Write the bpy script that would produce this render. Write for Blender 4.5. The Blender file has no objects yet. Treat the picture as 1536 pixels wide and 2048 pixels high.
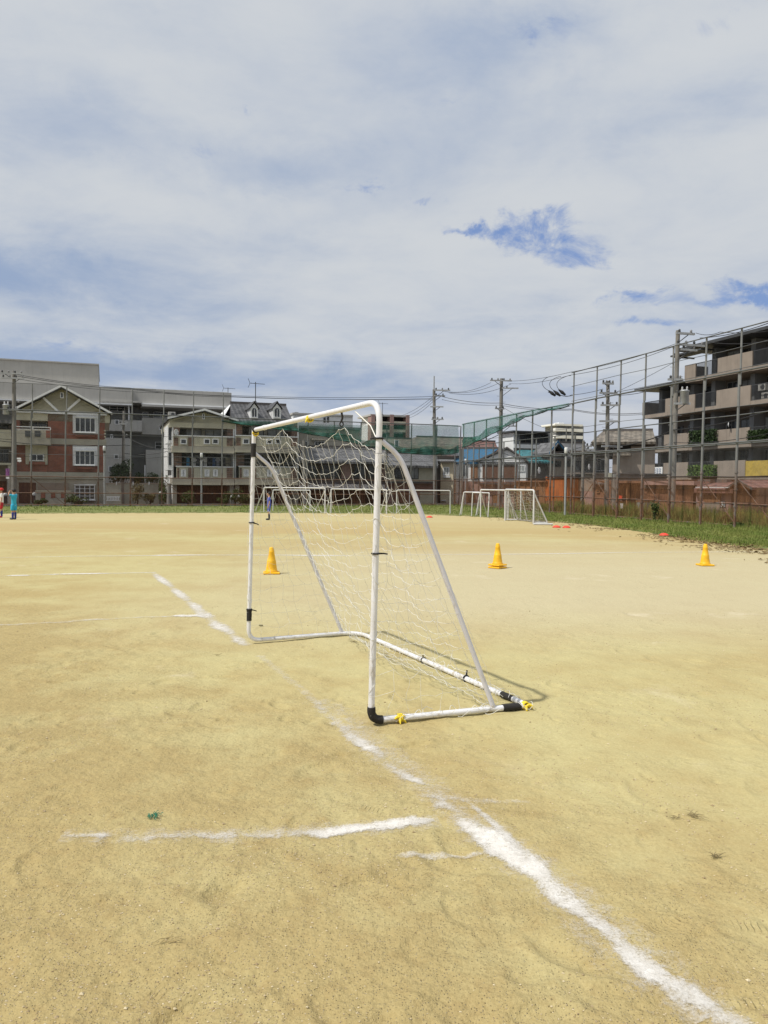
import bpy, math, random
import numpy as np
from mathutils import Vector, Matrix
R = math.radians
random.seed(7); rng = np.random.default_rng(7)
S = bpy.context.scene
C = S.collection
# ------------------------------------------------------------------ camera
PW, PH, F = 1536, 2048, 1550.0
PITCH, ROLL, EYE = math.atan(57/1550), R(0.5), 1.5
cd = bpy.data.cameras.new('camera'); cam = bpy.data.objects.new('camera', cd); C.objects.link(cam)
cd.sensor_fit = 'VERTICAL'; cd.sensor_height = 24; cd.lens = 24*F/PH
cd.clip_start = 0.05; cd.clip_end = 3000
CR = (Matrix.Rotation(math.pi/2-PITCH, 3, 'X') @ Matrix.Rotation(ROLL, 3, 'Z'))
cam.matrix_world = Matrix.Translation((0, 0, EYE)) @ CR.to_4x4()
S.camera = cam
CAM = Vector((0, 0, EYE))
# ------------------------------------------------------------------ exposure
S.view_settings.view_transform = 'Standard'; S.view_settings.look = 'None'
S.view_settings.exposure = 0.0; S.view_settings.gamma = 1.0
S.cycles.transparent_max_bounces = 24
# ------------------------------------------------------------------ sun (shadow of the crossbar falls to the right and away)
to_sun = Vector((-1.22, -0.62, 2.0)).normalized()
sd = bpy.data.lights.new('sun', 'SUN'); sd.energy = 3.9; sd.angle = R(1.0); sd.color = (1, 0.955, 0.87)
so = bpy.data.objects.new('sun', sd); C.objects.link(so); so.rotation_euler = to_sun.to_track_quat('Z', 'Y').to_euler()
SUN_EL = math.asin(to_sun.z); SUN_AZ = math.atan2(to_sun.x, to_sun.y)
def pxray(px, py):
    return (CR @ Vector(((px-PW/2)/F, -(py-PH/2)/F, -1))).normalized()
# ------------------------------------------------------------------ node helpers
class NT:
    def __init__(s, tree): s.t = tree; s.n = tree.nodes; s.l = tree.links
    def put(s, sock, v):
        if v is None: return
        if isinstance(v, (int, float)):
            sock.default_value = v if sock.type in ('VALUE', 'INT') else ((v, v, v, 1) if sock.type == 'RGBA' else (v, v, v))
        elif isinstance(v, (tuple, list)):
            v = tuple(v); sock.default_value = (v+(1,))[:4] if sock.type == 'RGBA' else v[:3]
        else: s.l.new(v, sock)
    def m(s, op, a, b=None, c=None, clamp=False):
        n = s.n.new('ShaderNodeMath'); n.operation = op; n.use_clamp = clamp
        s.put(n.inputs[0], a); s.put(n.inputs[1], b); s.put(n.inputs[2], c); return n.outputs[0]
    def vm(s, op, a, b=None, sc=None):
        n = s.n.new('ShaderNodeVectorMath'); n.operation = op
        s.put(n.inputs[0], a); s.put(n.inputs[1], b)
        if sc is not None: s.put(n.inputs['Scale'], sc)
        return n.outputs['Value' if op in ('DOT_PRODUCT', 'LENGTH', 'DISTANCE') else 'Vector']
    def noise(s, vec, scale, detail=3, rough=0.55, dist=0.0, out='Fac'):
        n = s.n.new('ShaderNodeTexNoise'); s.put(n.inputs['Vector'], vec); n.inputs['Scale'].default_value = scale
        n.inputs['Detail'].default_value = detail; n.inputs['Roughness'].default_value = rough; n.inputs['Distortion'].default_value = dist
        return n.outputs[out]
    def vor(s, vec, scale, feat='F1', out='Distance', rnd=1.0):
        n = s.n.new('ShaderNodeTexVoronoi'); n.feature = feat; s.put(n.inputs['Vector'], vec); n.inputs['Scale'].default_value = scale
        n.inputs['Randomness'].default_value = rnd; return n.outputs[out]
    def ss(s, v, a, b, lo=0.0, hi=1.0):
        n = s.n.new('ShaderNodeMapRange'); n.interpolation_type = 'SMOOTHSTEP'
        s.put(n.inputs[0], v); s.put(n.inputs[1], a); s.put(n.inputs[2], b); s.put(n.inputs[3], lo); s.put(n.inputs[4], hi); return n.outputs[0]
    def mix(s, f, a, b, mode='MIX'):
        n = s.n.new('ShaderNodeMix'); n.data_type = 'RGBA'; n.blend_type = mode; n.clamp_factor = True
        s.put(n.inputs[0], f); s.put(n.inputs[6], a); s.put(n.inputs[7], b); return n.outputs[2]
    def sep(s, v):
        n = s.n.new('ShaderNodeSeparateXYZ'); s.put(n.inputs[0], v); return n.outputs
    def comb(s, x, y, z=0.0):
        n = s.n.new('ShaderNodeCombineXYZ'); s.put(n.inputs[0], x); s.put(n.inputs[1], y); s.put(n.inputs[2], z); return n.outputs[0]
    def co(s, which='Object'): return s.n.new('ShaderNodeTexCoord').outputs[which]
    def pos(s): return s.n.new('ShaderNodeNewGeometry').outputs['Position']
    def map(s, v, loc=(0, 0, 0), rot=(0, 0, 0), sc=(1, 1, 1)):
        n = s.n.new('ShaderNodeMapping'); s.put(n.inputs[0], v); n.inputs[1].default_value = loc; n.inputs[2].default_value = rot; n.inputs[3].default_value = sc
        return n.outputs[0]
    def bump(s, h, strength=0.5, dist=0.01, normal=None):
        n = s.n.new('ShaderNodeBump'); s.put(n.inputs['Height'], h); n.inputs['Strength'].default_value = strength; n.inputs['Distance'].default_value = dist
        if normal is not None: s.l.new(normal, n.inputs['Normal'])
        return n.outputs[0]
# ------------------------------------------------------------------ world: daylight sky under broken cloud
w = bpy.data.worlds.new('World'); S.world = w; w.use_nodes = True
t = NT(w.node_tree); t.n.clear()
d = t.co('Generated'); dx, dy, dz = t.sep(d)
az = t.m('ARCTAN2', dx, dy); el = t.m('ARCSINE', dz)
pl = t.comb(t.m('DIVIDE', dx, t.m('ADD', t.m('MAXIMUM', dz, 0.0), 0.10)), t.m('DIVIDE', dy, t.m('ADD', t.m('MAXIMUM', dz, 0.0), 0.10)))
n_big = t.noise(pl, 0.95, 6, 0.55, 0.25); n_mid = t.noise(t.vm('ADD', pl, (7.3, 2.1, 0)), 1.6, 7, 0.6, 0.35)
n_fine = t.noise(t.vm('ADD', pl, (3.3, 9.1, 0)), 5.5, 8, 0.62, 0.5)
ae = t.comb(az, t.m('MULTIPLY', el, 1.5))
wob = t.noise(ae, 9.0, 8, 0.66, 0.5, out='Color')
wx, wy, wz = t.sep(wob)
azd = t.m('ADD', az, t.m('MULTIPLY', t.m('SUBTRACT', wx, 0.5), 0.15)); eld = t.m('ADD', el, t.m('MULTIPLY', t.m('SUBTRACT', wy, 0.5), 0.085))
def patch(px, py, sx, sy, amp, tilt=0.0):
    v = pxray(px, py); a0 = math.atan2(v.x, v.y); e0 = math.asin(v.z)
    a = t.m('SUBTRACT', azd, a0); e = t.m('SUBTRACT', eld, e0)
    if tilt: e = t.m('ADD', e, t.m('MULTIPLY', a, tilt))
    a = t.m('POWER', t.m('ABSOLUTE', t.m('DIVIDE', a, sx/F)), 2.0); e = t.m('POWER', t.m('ABSOLUTE', t.m('DIVIDE', e, sy/F)), 2.0)
    return t.m('MULTIPLY', t.m('EXPONENT', t.m('MULTIPLY', t.m('ADD', a, e), -1.0)), amp)
def total(lst):
    s_ = lst[0]
    for q in lst[1:]: s_ = t.m('ADD', s_, q)
    return s_
blue = total([patch(1075, 465, 115, 38, .92, 0.10), patch(930, 455, 75, 17, .8, 0.1), patch(1130, 508, 85, 20, .5, 0.05), patch(1110, 420, 50, 22, .5),
              patch(1510, 590, 62, 28, 1.1, 0.35), patch(1300, 652, 90, 15, .95), patch(1260, 592, 110, 24, .85), patch(725, 375, 60, 16, .85), patch(1400, 600, 50, 14, .7),
              patch(868, 396, 45, 11, .75), patch(1090, 68, 110, 30, .62), patch(170, 690, 90, 30, .8), patch(495, 217, 25, 9, .5), patch(1440, 50, 80, 40, .5), patch(400, 325, 60, 22, .5), patch(930, 215, 90, 16, .45)])
grey = total([patch(110, 555, 330, 62, .85), patch(420, 480, 260, 40, .35), patch(240, 730, 420, 50, .75), patch(700, 790, 600, 50, .45),
              patch(420, 330, 200, 40, .35), patch(1100, 75, 200, 60, .5), patch(60, 230, 260, 70, .45), patch(1350, 230, 300, 60, .5), patch(900, 90, 500, 60, .25), patch(640, 330, 160, 50, .3), patch(230, 60, 160, 40, .3), patch(1300, 640, 300, 40, .35), patch(900, 180, 160, 40, .25), patch(1000, 650, 320, 30, .2)])
n_w = t.noise(t.vm('ADD', ae, (1.3, 4.4, 0)), 13.0, 9, 0.66, 0.8)
bm = t.m('MULTIPLY', t.m('MINIMUM', blue, 1.12), t.m('ADD', -.75, t.m('MULTIPLY', n_w, 3.5)))
bfac = t.ss(t.m('ADD', bm, t.m('MULTIPLY', t.m('SUBTRACT', n_fine, 0.5), 0.8)), 0.35, 1.30)
# thin veil: how blue-grey the cloud is
veil = t.m('ADD', t.m('MULTIPLY', grey, t.m('ADD', 0.35, n_mid)), t.m('MULTIPLY', t.m('SUBTRACT', n_big, 0.5), 1.1))
veil = t.m('ADD', veil, t.m('MULTIPLY', t.m('SUBTRACT', n_mid, 0.5), 1.15))
veil = t.m('ADD', veil, t.m('MULTIPLY', t.m('SUBTRACT', n_fine, 0.5), 0.35))
vfac = t.ss(veil, -0.25, 1.05)
sky = t.n.new('ShaderNodeTexSky'); sky.sky_type = 'NISHITA'; sky.sun_disc = False
sky.sun_elevation = SUN_EL; sky.sun_rotation = SUN_AZ; sky.air_density = 1.2; sky.dust_density = 1.0
cloud = t.mix(vfac, (6.15, 6.45, 6.8), (3.1, 4.0, 5.7))
up = t.ss(el, 0.0, 0.16)
cloud = t.mix(up, t.mix(0.5, cloud, (4.5, 4.8, 5.7)), cloud)
skyc = t.mix(0.75, sky.outputs[0], (2.0, 3.1, 6.2))
col = t.mix(bfac, cloud, skyc)
bg = t.n.new('ShaderNodeBackground'); t.l.new(col, bg.inputs[0]); bg.inputs[1].default_value = 0.1
wo = t.n.new('ShaderNodeOutputWorld'); t.l.new(bg.outputs[0], wo.inputs[0])
# ------------------------------------------------------------------ placing helpers
def ground(px, py, z=0.0):
    r = pxray(px, py); k = (z-EYE)/r.z; return CAM+r*k
def atD(px, py, D):
    r = pxray(px, py); return CAM+r*(D/r.y)
# ------------------------------------------------------------------ materials
def new_mat(name):
    m = bpy.data.materials.new(name); m.use_nodes = True; nt = NT(m.node_tree)
    return m, nt, nt.n['Principled BSDF']
def mat(name, rgb, rough=0.7, metal=0.0, var=0.18, scale=3.0, bump=0.0, bscale=40, streak=0.0, spec=0.5):
    m, nt, b = new_mat(name)
    v = nt.co('Object')
    n = nt.noise(v, scale, 5, 0.6); f = nt.ss(n, 0.3, 0.7)
    lo = tuple(c*(1-var) for c in rgb); hi = tuple(min(1, c*(1+var*0.6)) for c in rgb)
    c = nt.mix(f, lo, hi)
    if streak:
        st = nt.noise(nt.map(v, sc=(3.5, 3.5, 0.25)), 2.0, 4, 0.6)
        c = nt.mix(nt.m('MULTIPLY', nt.ss(st, 0.5, 0.75), streak), c, tuple(q*0.45 for q in rgb))
    nt.put(b.inputs['Base Color'], c); b.inputs['Roughness'].default_value = rough; b.inputs['Metallic'].default_value = metal
    b.inputs['Specular IOR Level'].default_value = spec
    if bump: nt.put(b.inputs['Normal'], nt.bump(nt.noise(v, bscale, 3), bump, 0.01))
    return m
def brick_mat(name, c1, c2, mortar, w=0.22, h=0.075):
    m, nt, b = new_mat(name)
    x, y, z = nt.sep(nt.co('Object')); v = nt.comb(nt.m('ADD', x, y), z)
    br = nt.n.new('ShaderNodeTexBrick'); nt.put(br.inputs['Vector'], v)
    for k, q in (('Color1', c1), ('Color2', c2), ('Mortar', mortar)): nt.put(br.inputs[k], q)
    br.inputs['Scale'].default_value = 1; br.inputs['Brick Width'].default_value = w; br.inputs['Row Height'].default_value = h
    br.inputs['Mortar Size'].default_value = 0.008; br.inputs['Bias'].default_value = -0.2
    c = nt.mix(nt.ss(nt.noise(v, 1.3, 5), 0.3, 0.7), (.72, .72, .72), (1.1, 1.1, 1.1)); c = nt.mix(1.0, br.outputs['Color'], c, 'MULTIPLY')
    nt.put(b.inputs['Base Color'], c); b.inputs['Roughness'].default_value = 0.85
    return m
def tile_mat(name, rgb, pitch=0.27, row=0.28):
    m, nt, b = new_mat(name)
    x, y, z = nt.sep(nt.co('Object'))
    wx_ = nt.m('SINE', nt.m('MULTIPLY', x, 2*math.pi/pitch)); wy_ = nt.m('FRACT', nt.m('DIVIDE', y, row))
    h = nt.m('ADD', nt.m('MULTIPLY', wx_, 0.5), nt.m('MULTIPLY', wy_, 0.8))
    n = nt.noise(nt.comb(nt.m('FLOOR', nt.m('DIVIDE', x, pitch)), nt.m('FLOOR', nt.m('DIVIDE', y, row))), 3.7, 1)
    c = nt.mix(nt.ss(n, 0.3, 0.7), tuple(q*0.6 for q in rgb), tuple(min(1, q*1.35) for q in rgb))
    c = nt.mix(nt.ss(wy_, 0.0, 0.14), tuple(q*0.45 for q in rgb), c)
    nt.put(b.inputs['Base Color'], c); b.inputs['Roughness'].default_value = 0.55
    nt.put(b.inputs['Normal'], nt.bump(h, 0.8, 0.04)); return m
def corr_mat(name, rgb, pitch=0.12, rust=0.0):
    m, nt, b = new_mat(name)
    v = nt.co('Object'); x, y, z = nt.sep(v)
    h = nt.m('SINE', nt.m('MULTIPLY', nt.m('ADD', x, y), 2*math.pi/pitch))
    pn = nt.noise(nt.comb(nt.m('FLOOR', nt.m('DIVIDE', nt.m('ADD', x, y), 0.85)), 3.0), 5.0, 1)
    c = nt.mix(nt.ss(pn, 0.3, 0.7), tuple(q*0.7 for q in rgb), tuple(min(1, q*1.2) for q in rgb))
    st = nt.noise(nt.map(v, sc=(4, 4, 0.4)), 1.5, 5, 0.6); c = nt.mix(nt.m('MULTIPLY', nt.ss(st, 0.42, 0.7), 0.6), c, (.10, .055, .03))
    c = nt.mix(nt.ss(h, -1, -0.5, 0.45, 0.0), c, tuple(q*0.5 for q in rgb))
    nt.put(b.inputs['Base Color'], c); b.inputs['Roughness'].default_value = 0.7; nt.put(b.inputs['Normal'], nt.bump(h, 0.5, 0.02)); return m
def alpha_mesh_mat(name, rgb, pitch, cover, rough=0.7, metal=0.0, square=False):
    m, nt, b = new_mat(name); x, y, z = nt.sep(nt.co('Object'))
    if square: a, c = x, z
    else: a, c = nt.m('ADD', x, z), nt.m('SUBTRACT', x, z)
    def line(q): return nt.m('LESS_THAN', nt.m('ABSOLUTE', nt.m('SUBTRACT', nt.m('FRACT', nt.m('DIVIDE', q, pitch)), 0.5)), cover/4)
    f = nt.m('MAXIMUM', line(a), line(c)); cn = nt.mix(nt.ss(nt.noise(nt.co('Object'), 2.5, 4), .3, .7), tuple(q*.6 for q in rgb), tuple(q*1.3 for q in rgb))
    nt.put(b.inputs['Base Color'], cn); b.inputs['Roughness'].default_value = rough; b.inputs['Metallic'].default_value = metal
    nt.put(b.inputs['Alpha'], f); return m
def foliage_mat(name, dark, light):
    m, nt, b = new_mat(name)
    r = nt.n.new('ShaderNodeNewGeometry').outputs['Random Per Island']
    c = nt.mix(r, dark, light); c = nt.mix(nt.ss(nt.noise(nt.pos(), 1.7, 3), .35, .65, 0, .5), c, tuple(q*.6 for q in dark))
    nt.put(b.inputs['Base Color'], c); b.inputs['Roughness'].default_value = 0.6; b.inputs['Specular IOR Level'].default_value = 0.25; return m
def rusty_post(name, base, z0, z1):
    m, nt, b = new_mat(name); v = nt.pos(); x, y, z = nt.sep(v)
    n = nt.noise(nt.map(v, sc=(3, 3, 1.2)), 2.0, 5, 0.65)
    f = nt.m('MULTIPLY', nt.ss(nt.m('ADD', z, nt.m('MULTIPLY', nt.m('SUBTRACT', n, .5), 2.2)), z0, z1, 1, 0), nt.ss(n, .25, .55))
    c = nt.mix(f, nt.mix(nt.ss(nt.noise(v, 1.1, 4), .35, .7), tuple(q*.8 for q in base), base), nt.mix(nt.noise(v, 9, 3), (.085, .045, .028), (.20, .095, .05)))
    nt.put(b.inputs['Base Color'], c); b.inputs['Roughness'].default_value = 0.6; b.inputs['Metallic'].default_value = 0.0; return m
def glass_mat(name, rgb, rough=0.12):
    m, nt, b = new_mat(name); n = nt.noise(nt.co('Object'), 0.9, 3); c = nt.mix(nt.ss(n, .4, .62), rgb, tuple(q*2.2+0.015 for q in rgb))
    nt.put(b.inputs['Base Color'], c); b.inputs['Roughness'].default_value = rough; b.inputs['Specular IOR Level'].default_value = 0.5; return m
M = {}
M['white_tube'] = mat('white_tube', (.76, .76, .79), .38, 0, .05, 3)
def tube_mat(name, rgb):
    m, nt, b = new_mat(name); P = nt.pos(); x, y, z = nt.sep(P)
    c = nt.mix(nt.ss(nt.noise(P, 5, 4), .35, .7), rgb, tuple(q*.93 for q in rgb))
    dirt = nt.m('MULTIPLY', nt.ss(nt.noise(P, 14, 6, .7), .5, .68), nt.ss(z, .0, .7, .75, .18)); c = nt.mix(dirt, c, (.42, .35, .22))
    sc = nt.m('MULTIPLY', nt.ss(nt.noise(nt.map(P, sc=(1, 1, .35)), 60, 3, .7), .66, .72), .6); c = nt.mix(sc, c, (.25, .22, .20))
    nt.put(b.inputs['Base Color'], c); nt.put(b.inputs['Roughness'], nt.ss(dirt, 0, .5, .36, .8)); return m
M['white_tube'] = tube_mat('white_tube_paint', (.76, .76, .79))
M['grey_tube'] = tube_mat('grey_tube_paint', (.70, .70, .78))
M['cord'] = mat('cord', (.80, .79, .74), .8, 0, .03)
M['black'] = mat('black_foam', (.018, .016, .015), .8, 0, .2, 20)
M['yellow_cloth'] = mat('yellow_cloth', (.78, .60, .04), .8, 0, .2, 30)
M['cone'] = mat('cone_yellow', (.88, .49, .015), .5, 0, .16, 9, streak=.25)
M['far_white'] = mat('far_white_paint', (.62, .62, .62), .5, 0, .12)
M['brick'] = brick_mat('brick_red', (.27, .085, .05), (.20, .062, .04), (.22, .13, .10))
M['brick_mix'] = brick_mat('brick_mixed', (.20, .11, .075), (.07, .05, .04), (.26, .22, .18), .34, .14)
M['beige'] = mat('beige_render', (.37, .345, .285), .9, 0, .12, 1.2, streak=.22)
M['cream'] = mat('cream_render', (.47, .445, .345), .9, 0, .10, 1.2, streak=.2)
M['grey_render'] = mat('grey_render', (.42, .41, .385), .9, 0, .08, .6, streak=.2)
M['grey_dark'] = mat('grey_dark_render', (.19, .195, .20), .9, 0, .12, .8, streak=.3)
M['white_wall'] = mat('white_wall', (.74, .75, .75), .85, 0, .08, 1.0, streak=.22)
M['pink_wall'] = mat('pink_wall', (.33, .21, .185), .9, 0, .15, 1.3, streak=.3)
M['pale_wall'] = mat('pale_yellow_wall', (.60, .52, .38), .9, 0, .08, 1.2, streak=.2)
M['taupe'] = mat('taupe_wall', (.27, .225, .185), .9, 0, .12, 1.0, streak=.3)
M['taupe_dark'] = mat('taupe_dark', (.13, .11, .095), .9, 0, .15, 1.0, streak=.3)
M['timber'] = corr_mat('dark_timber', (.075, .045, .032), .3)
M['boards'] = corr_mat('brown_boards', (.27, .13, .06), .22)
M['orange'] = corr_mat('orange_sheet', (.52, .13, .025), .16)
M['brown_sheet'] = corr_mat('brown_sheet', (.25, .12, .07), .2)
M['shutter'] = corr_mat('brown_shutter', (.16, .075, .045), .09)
M['frame_white'] = mat('frame_white', (.70, .71, .72), .5, 0, .06)
M['frame_dark'] = mat('frame_dark', (.05, .045, .04), .5, 0, .1)
M['glass'] = glass_mat('glass_dark', (.018, .021, .024))
M['glass_light'] = glass_mat('glass_light', (.13, .14, .14), .3)
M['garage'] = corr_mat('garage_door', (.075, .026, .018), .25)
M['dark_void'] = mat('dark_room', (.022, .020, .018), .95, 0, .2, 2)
M['slate'] = tile_mat('slate_roof', (.075, .075, .08), .3, .22)
M['tile'] = tile_mat('tile_roof', (.115, .115, .12))
M['tile_brown'] = tile_mat('tile_brown', (.17, .145, .115), .3, .3)
M['tile_red'] = tile_mat('tile_red', (.17, .085, .07), .3, .3)
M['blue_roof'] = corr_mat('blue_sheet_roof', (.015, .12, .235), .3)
M['teal_roof'] = tile_mat('teal_roof', (.03, .15, .17), .3, .3)
M['roof_edge'] = mat('roof_edge', (.10, .09, .085), .7)
M['metal'] = mat('galvanised', (.36, .37, .38), .5, .3, .15)
M['metal_dark'] = mat('dark_metal', (.06, .062, .065), .5, .2, .15)
M['concrete'] = mat('pole_concrete', (.20, .19, .175), .9, 0, .18, 2.5, bump=.2, streak=.3)
M['wire'] = mat('cable_black', (.02, .02, .022), .6, 0, .05)
M['wire_grey'] = mat('cable_grey', (.10, .105, .11), .6, 0, .05)
M['insul'] = mat('insulator_grey', (.22, .22, .23), .4, 0, .1)
M['porcelain'] = mat('porcelain', (.55, .55, .55), .3, 0, .05)
M['post'] = rusty_post('fence_post_paint', (.21, .215, .215), 1.2, 2.6)
M['rail'] = rusty_post('fence_rail_paint', (.12, .125, .125), 1.6, 2.6)
M['link'] = alpha_mesh_mat('chain_link_grey', (.15, .15, .145), .06, .12)
M['link_rust'] = alpha_mesh_mat('chain_link_rust', (.22, .10, .042), .06, .32)
M['link_brown'] = alpha_mesh_mat('chain_link_brown', (.16, .07, .035), .06, .17)
M['green_net'] = alpha_mesh_mat('green_net', (.03, .15, .115), .045, .46, square=True)
M['green_net_thick'] = alpha_mesh_mat('green_net_bunched', (.02, .12, .09), .045, 1.0, square=True)
M['brown_net'] = alpha_mesh_mat('brown_net', (.33, .30, .22), .09, .5)
M['leaf_dark'] = foliage_mat('leaf_dark', (.018, .035, .012), (.05, .085, .025))
M['leaf_mid'] = foliage_mat('leaf_mid', (.035, .06, .015), (.10, .13, .035))
M['leaf_bright'] = foliage_mat('leaf_bright', (.05, .10, .015), (.16, .24, .05))
M['leaf_brown'] = foliage_mat('leaf_brown', (.10, .08, .03), (.20, .17, .07))
M['straw'] = foliage_mat('straw', (.26, .20, .09), (.42, .34, .17))
M['bark'] = mat('bark', (.09, .065, .045), .9, 0, .3, 8)
M['red_plastic'] = mat('red_plastic', (.75, .06, .03), .5)
M['yellow_panel'] = mat('yellow_panel', (.42, .30, .06), .8)
# ------------------------------------------------------------------ object helpers
def tag(o, label=None, cat=None, group=None, kind=None):
    if label: o['label'] = label
    if cat: o['category'] = cat
    if group: o['group'] = group
    if kind: o['kind'] = kind
    return o
def thing(name, label, cat, loc=(0, 0, 0), rz=0.0, group=None):
    o = bpy.data.objects.new(name, None); C.objects.link(o); o.empty_display_size = .3
    o.location = loc; o.rotation_euler = (0, 0, rz); return tag(o, label, cat, group)
class MB:
    def __init__(s): s.v = []; s.f = []
    def add(s, vs, fs):
        b = len(s.v); s.v += [tuple(q) for q in vs]; s.f += [tuple(b+i for i in f) for f in fs]
    def box(s, x0, x1, y0, y1, z0, z1):
        if x0 > x1: x0, x1 = x1, x0
        if y0 > y1: y0, y1 = y1, y0
        if z0 > z1: z0, z1 = z1, z0
        s.add([(x0, y0, z0), (x1, y0, z0), (x1, y1, z0), (x0, y1, z0), (x0, y0, z1), (x1, y0, z1), (x1, y1, z1), (x0, y1, z1)],
              [(0, 3, 2, 1), (4, 5, 6, 7), (0, 1, 5, 4), (1, 2, 6, 5), (2, 3, 7, 6), (3, 0, 4, 7)])
    def prism(s, poly, v0, v1):          # poly of (x,z), extruded along y
        n = len(poly)
        a = sum(poly[i][0]*poly[(i+1) % n][1]-poly[(i+1) % n][0]*poly[i][1] for i in range(n))
        if a < 0: poly = poly[::-1]
        vs = [(x, v0, z) for x, z in poly]+[(x, v1, z) for x, z in poly]
        s.add(vs, [tuple(range(n)), tuple(range(2*n-1, n-1, -1))]+[(i, i+n, (i+1) % n+n, (i+1) % n) for i in range(n)])
    def tube(s, pts, r, seg=8, caps=True, closed=False):
        pts = [Vector(p) for p in pts]; n = len(pts); rs = r if isinstance(r, (list, tuple)) else [r]*n
        b = len(s.v); prev = None
        for i, p in enumerate(pts):
            if closed: tg = pts[(i+1) % n]-pts[(i-1) % n]
            else: tg = pts[min(i+1, n-1)]-pts[max(i-1, 0)]
            if tg.length < 1e-9: tg = Vector((0, 0, 1))
            tg.normalize()
            if prev is None: prev = tg.orthogonal().normalized()
            prev = (prev-tg*prev.dot(tg)); prev = prev.normalized() if prev.length > 1e-6 else tg.orthogonal().normalized()
            bi = tg.cross(prev)
            for k in range(seg):
                a = 2*math.pi*k/seg; s.v.append(tuple(p+(prev*math.cos(a)+bi*math.sin(a))*rs[i]))
        for i in range(n if closed else n-1):
            j = (i+1) % n
            for k in range(seg): s.f.append((b+i*seg+k, b+i*seg+(k+1) % seg, b+j*seg+(k+1) % seg, b+j*seg+k))
        if caps and not closed:
            c0 = len(s.v); s.v += [s.v[b+k] for k in range(seg)]+[s.v[b+(n-1)*seg+k] for k in range(seg)]
            s.f.append(tuple(c0+k for k in range(seg))[::-1]); s.f.append(tuple(c0+seg+k for k in range(seg)))
    def lathe(s, prof, seg=24, c=(0, 0, 0)):
        b = len(s.v); n = len(prof)
        for r, z in prof:
            for k in range(seg):
                a = 2*math.pi*k/seg; s.v.append((c[0]+r*math.cos(a), c[1]+r*math.sin(a), c[2]+z))
        for i in range(n-1):
            for k in range(seg): s.f.append((b+i*seg+k, b+i*seg+(k+1) % seg, b+(i+1)*seg+(k+1) % seg, b+(i+1)*seg+k))
        s.f.append(tuple(b+k for k in range(seg))[::-1]); s.f.append(tuple(b+(n-1)*seg+k for k in range(seg)))
    def ball(s, c, r, n=8, m=6, sq=(1, 1, 1)):
        b = len(s.v)
        for i in range(m+1):
            th = math.pi*i/m
            for k in range(n):
                a = 2*math.pi*k/n; s.v.append((c[0]+r*sq[0]*math.sin(th)*math.cos(a), c[1]+r*sq[1]*math.sin(th)*math.sin(a), c[2]+r*sq[2]*math.cos(th)))
        for i in range(m):
            for k in range(n): s.f.append((b+i*n+k, b+(i+1)*n+k, b+(i+1)*n+(k+1) % n, b+i*n+(k+1) % n))
    def build(s, name, m, parent=None, smooth=False, bevel=0):
        me = bpy.data.meshes.new(name); me.from_pydata(s.v, [], s.f); me.update()
        if smooth:
            for p in me.polygons: p.use_smooth = True
        me.materials.append(M[m] if isinstance(m, str) else m)
        o = bpy.data.objects.new(name, me); C.objects.link(o)
        if parent is not None: o.parent = parent
        if bevel:
            q = o.modifiers.new('bevel', 'BEVEL'); q.width = bevel; q.segments = 2; q.limit_method = 'ANGLE'
        return o
def copy_tree(o, parent=None):
    c = o.copy(); C.objects.link(c); c.parent = parent
    for ch in list(o.children): copy_tree(ch, c)
    return c
def smooth_path(pts, it=3):
    pts = [Vector(p) for p in pts]
    for _ in range(it):
        q = [pts[0]]
        for a, b in zip(pts[:-1], pts[1:]): q += [a*.75+b*.25, a*.25+b*.75]
        q.append(pts[-1]); pts = q
    return pts
def round_path(pts, rad, n=6):           # straight runs with rounded corners
    pts = [Vector(p) for p in pts]; out = [pts[0]]
    for i in range(1, len(pts)-1):
        r = rad[i-1] if isinstance(rad, (list, tuple)) else rad
        a = pts[i]+(pts[i-1]-pts[i]).normalized()*r; b = pts[i]+(pts[i+1]-pts[i]).normalized()*r
        for k in range(n+1):
            q = k/n; out.append(a*(1-q)**2+pts[i]*2*q*(1-q)+b*q*q)
    out.append(pts[-1]); return out
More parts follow.
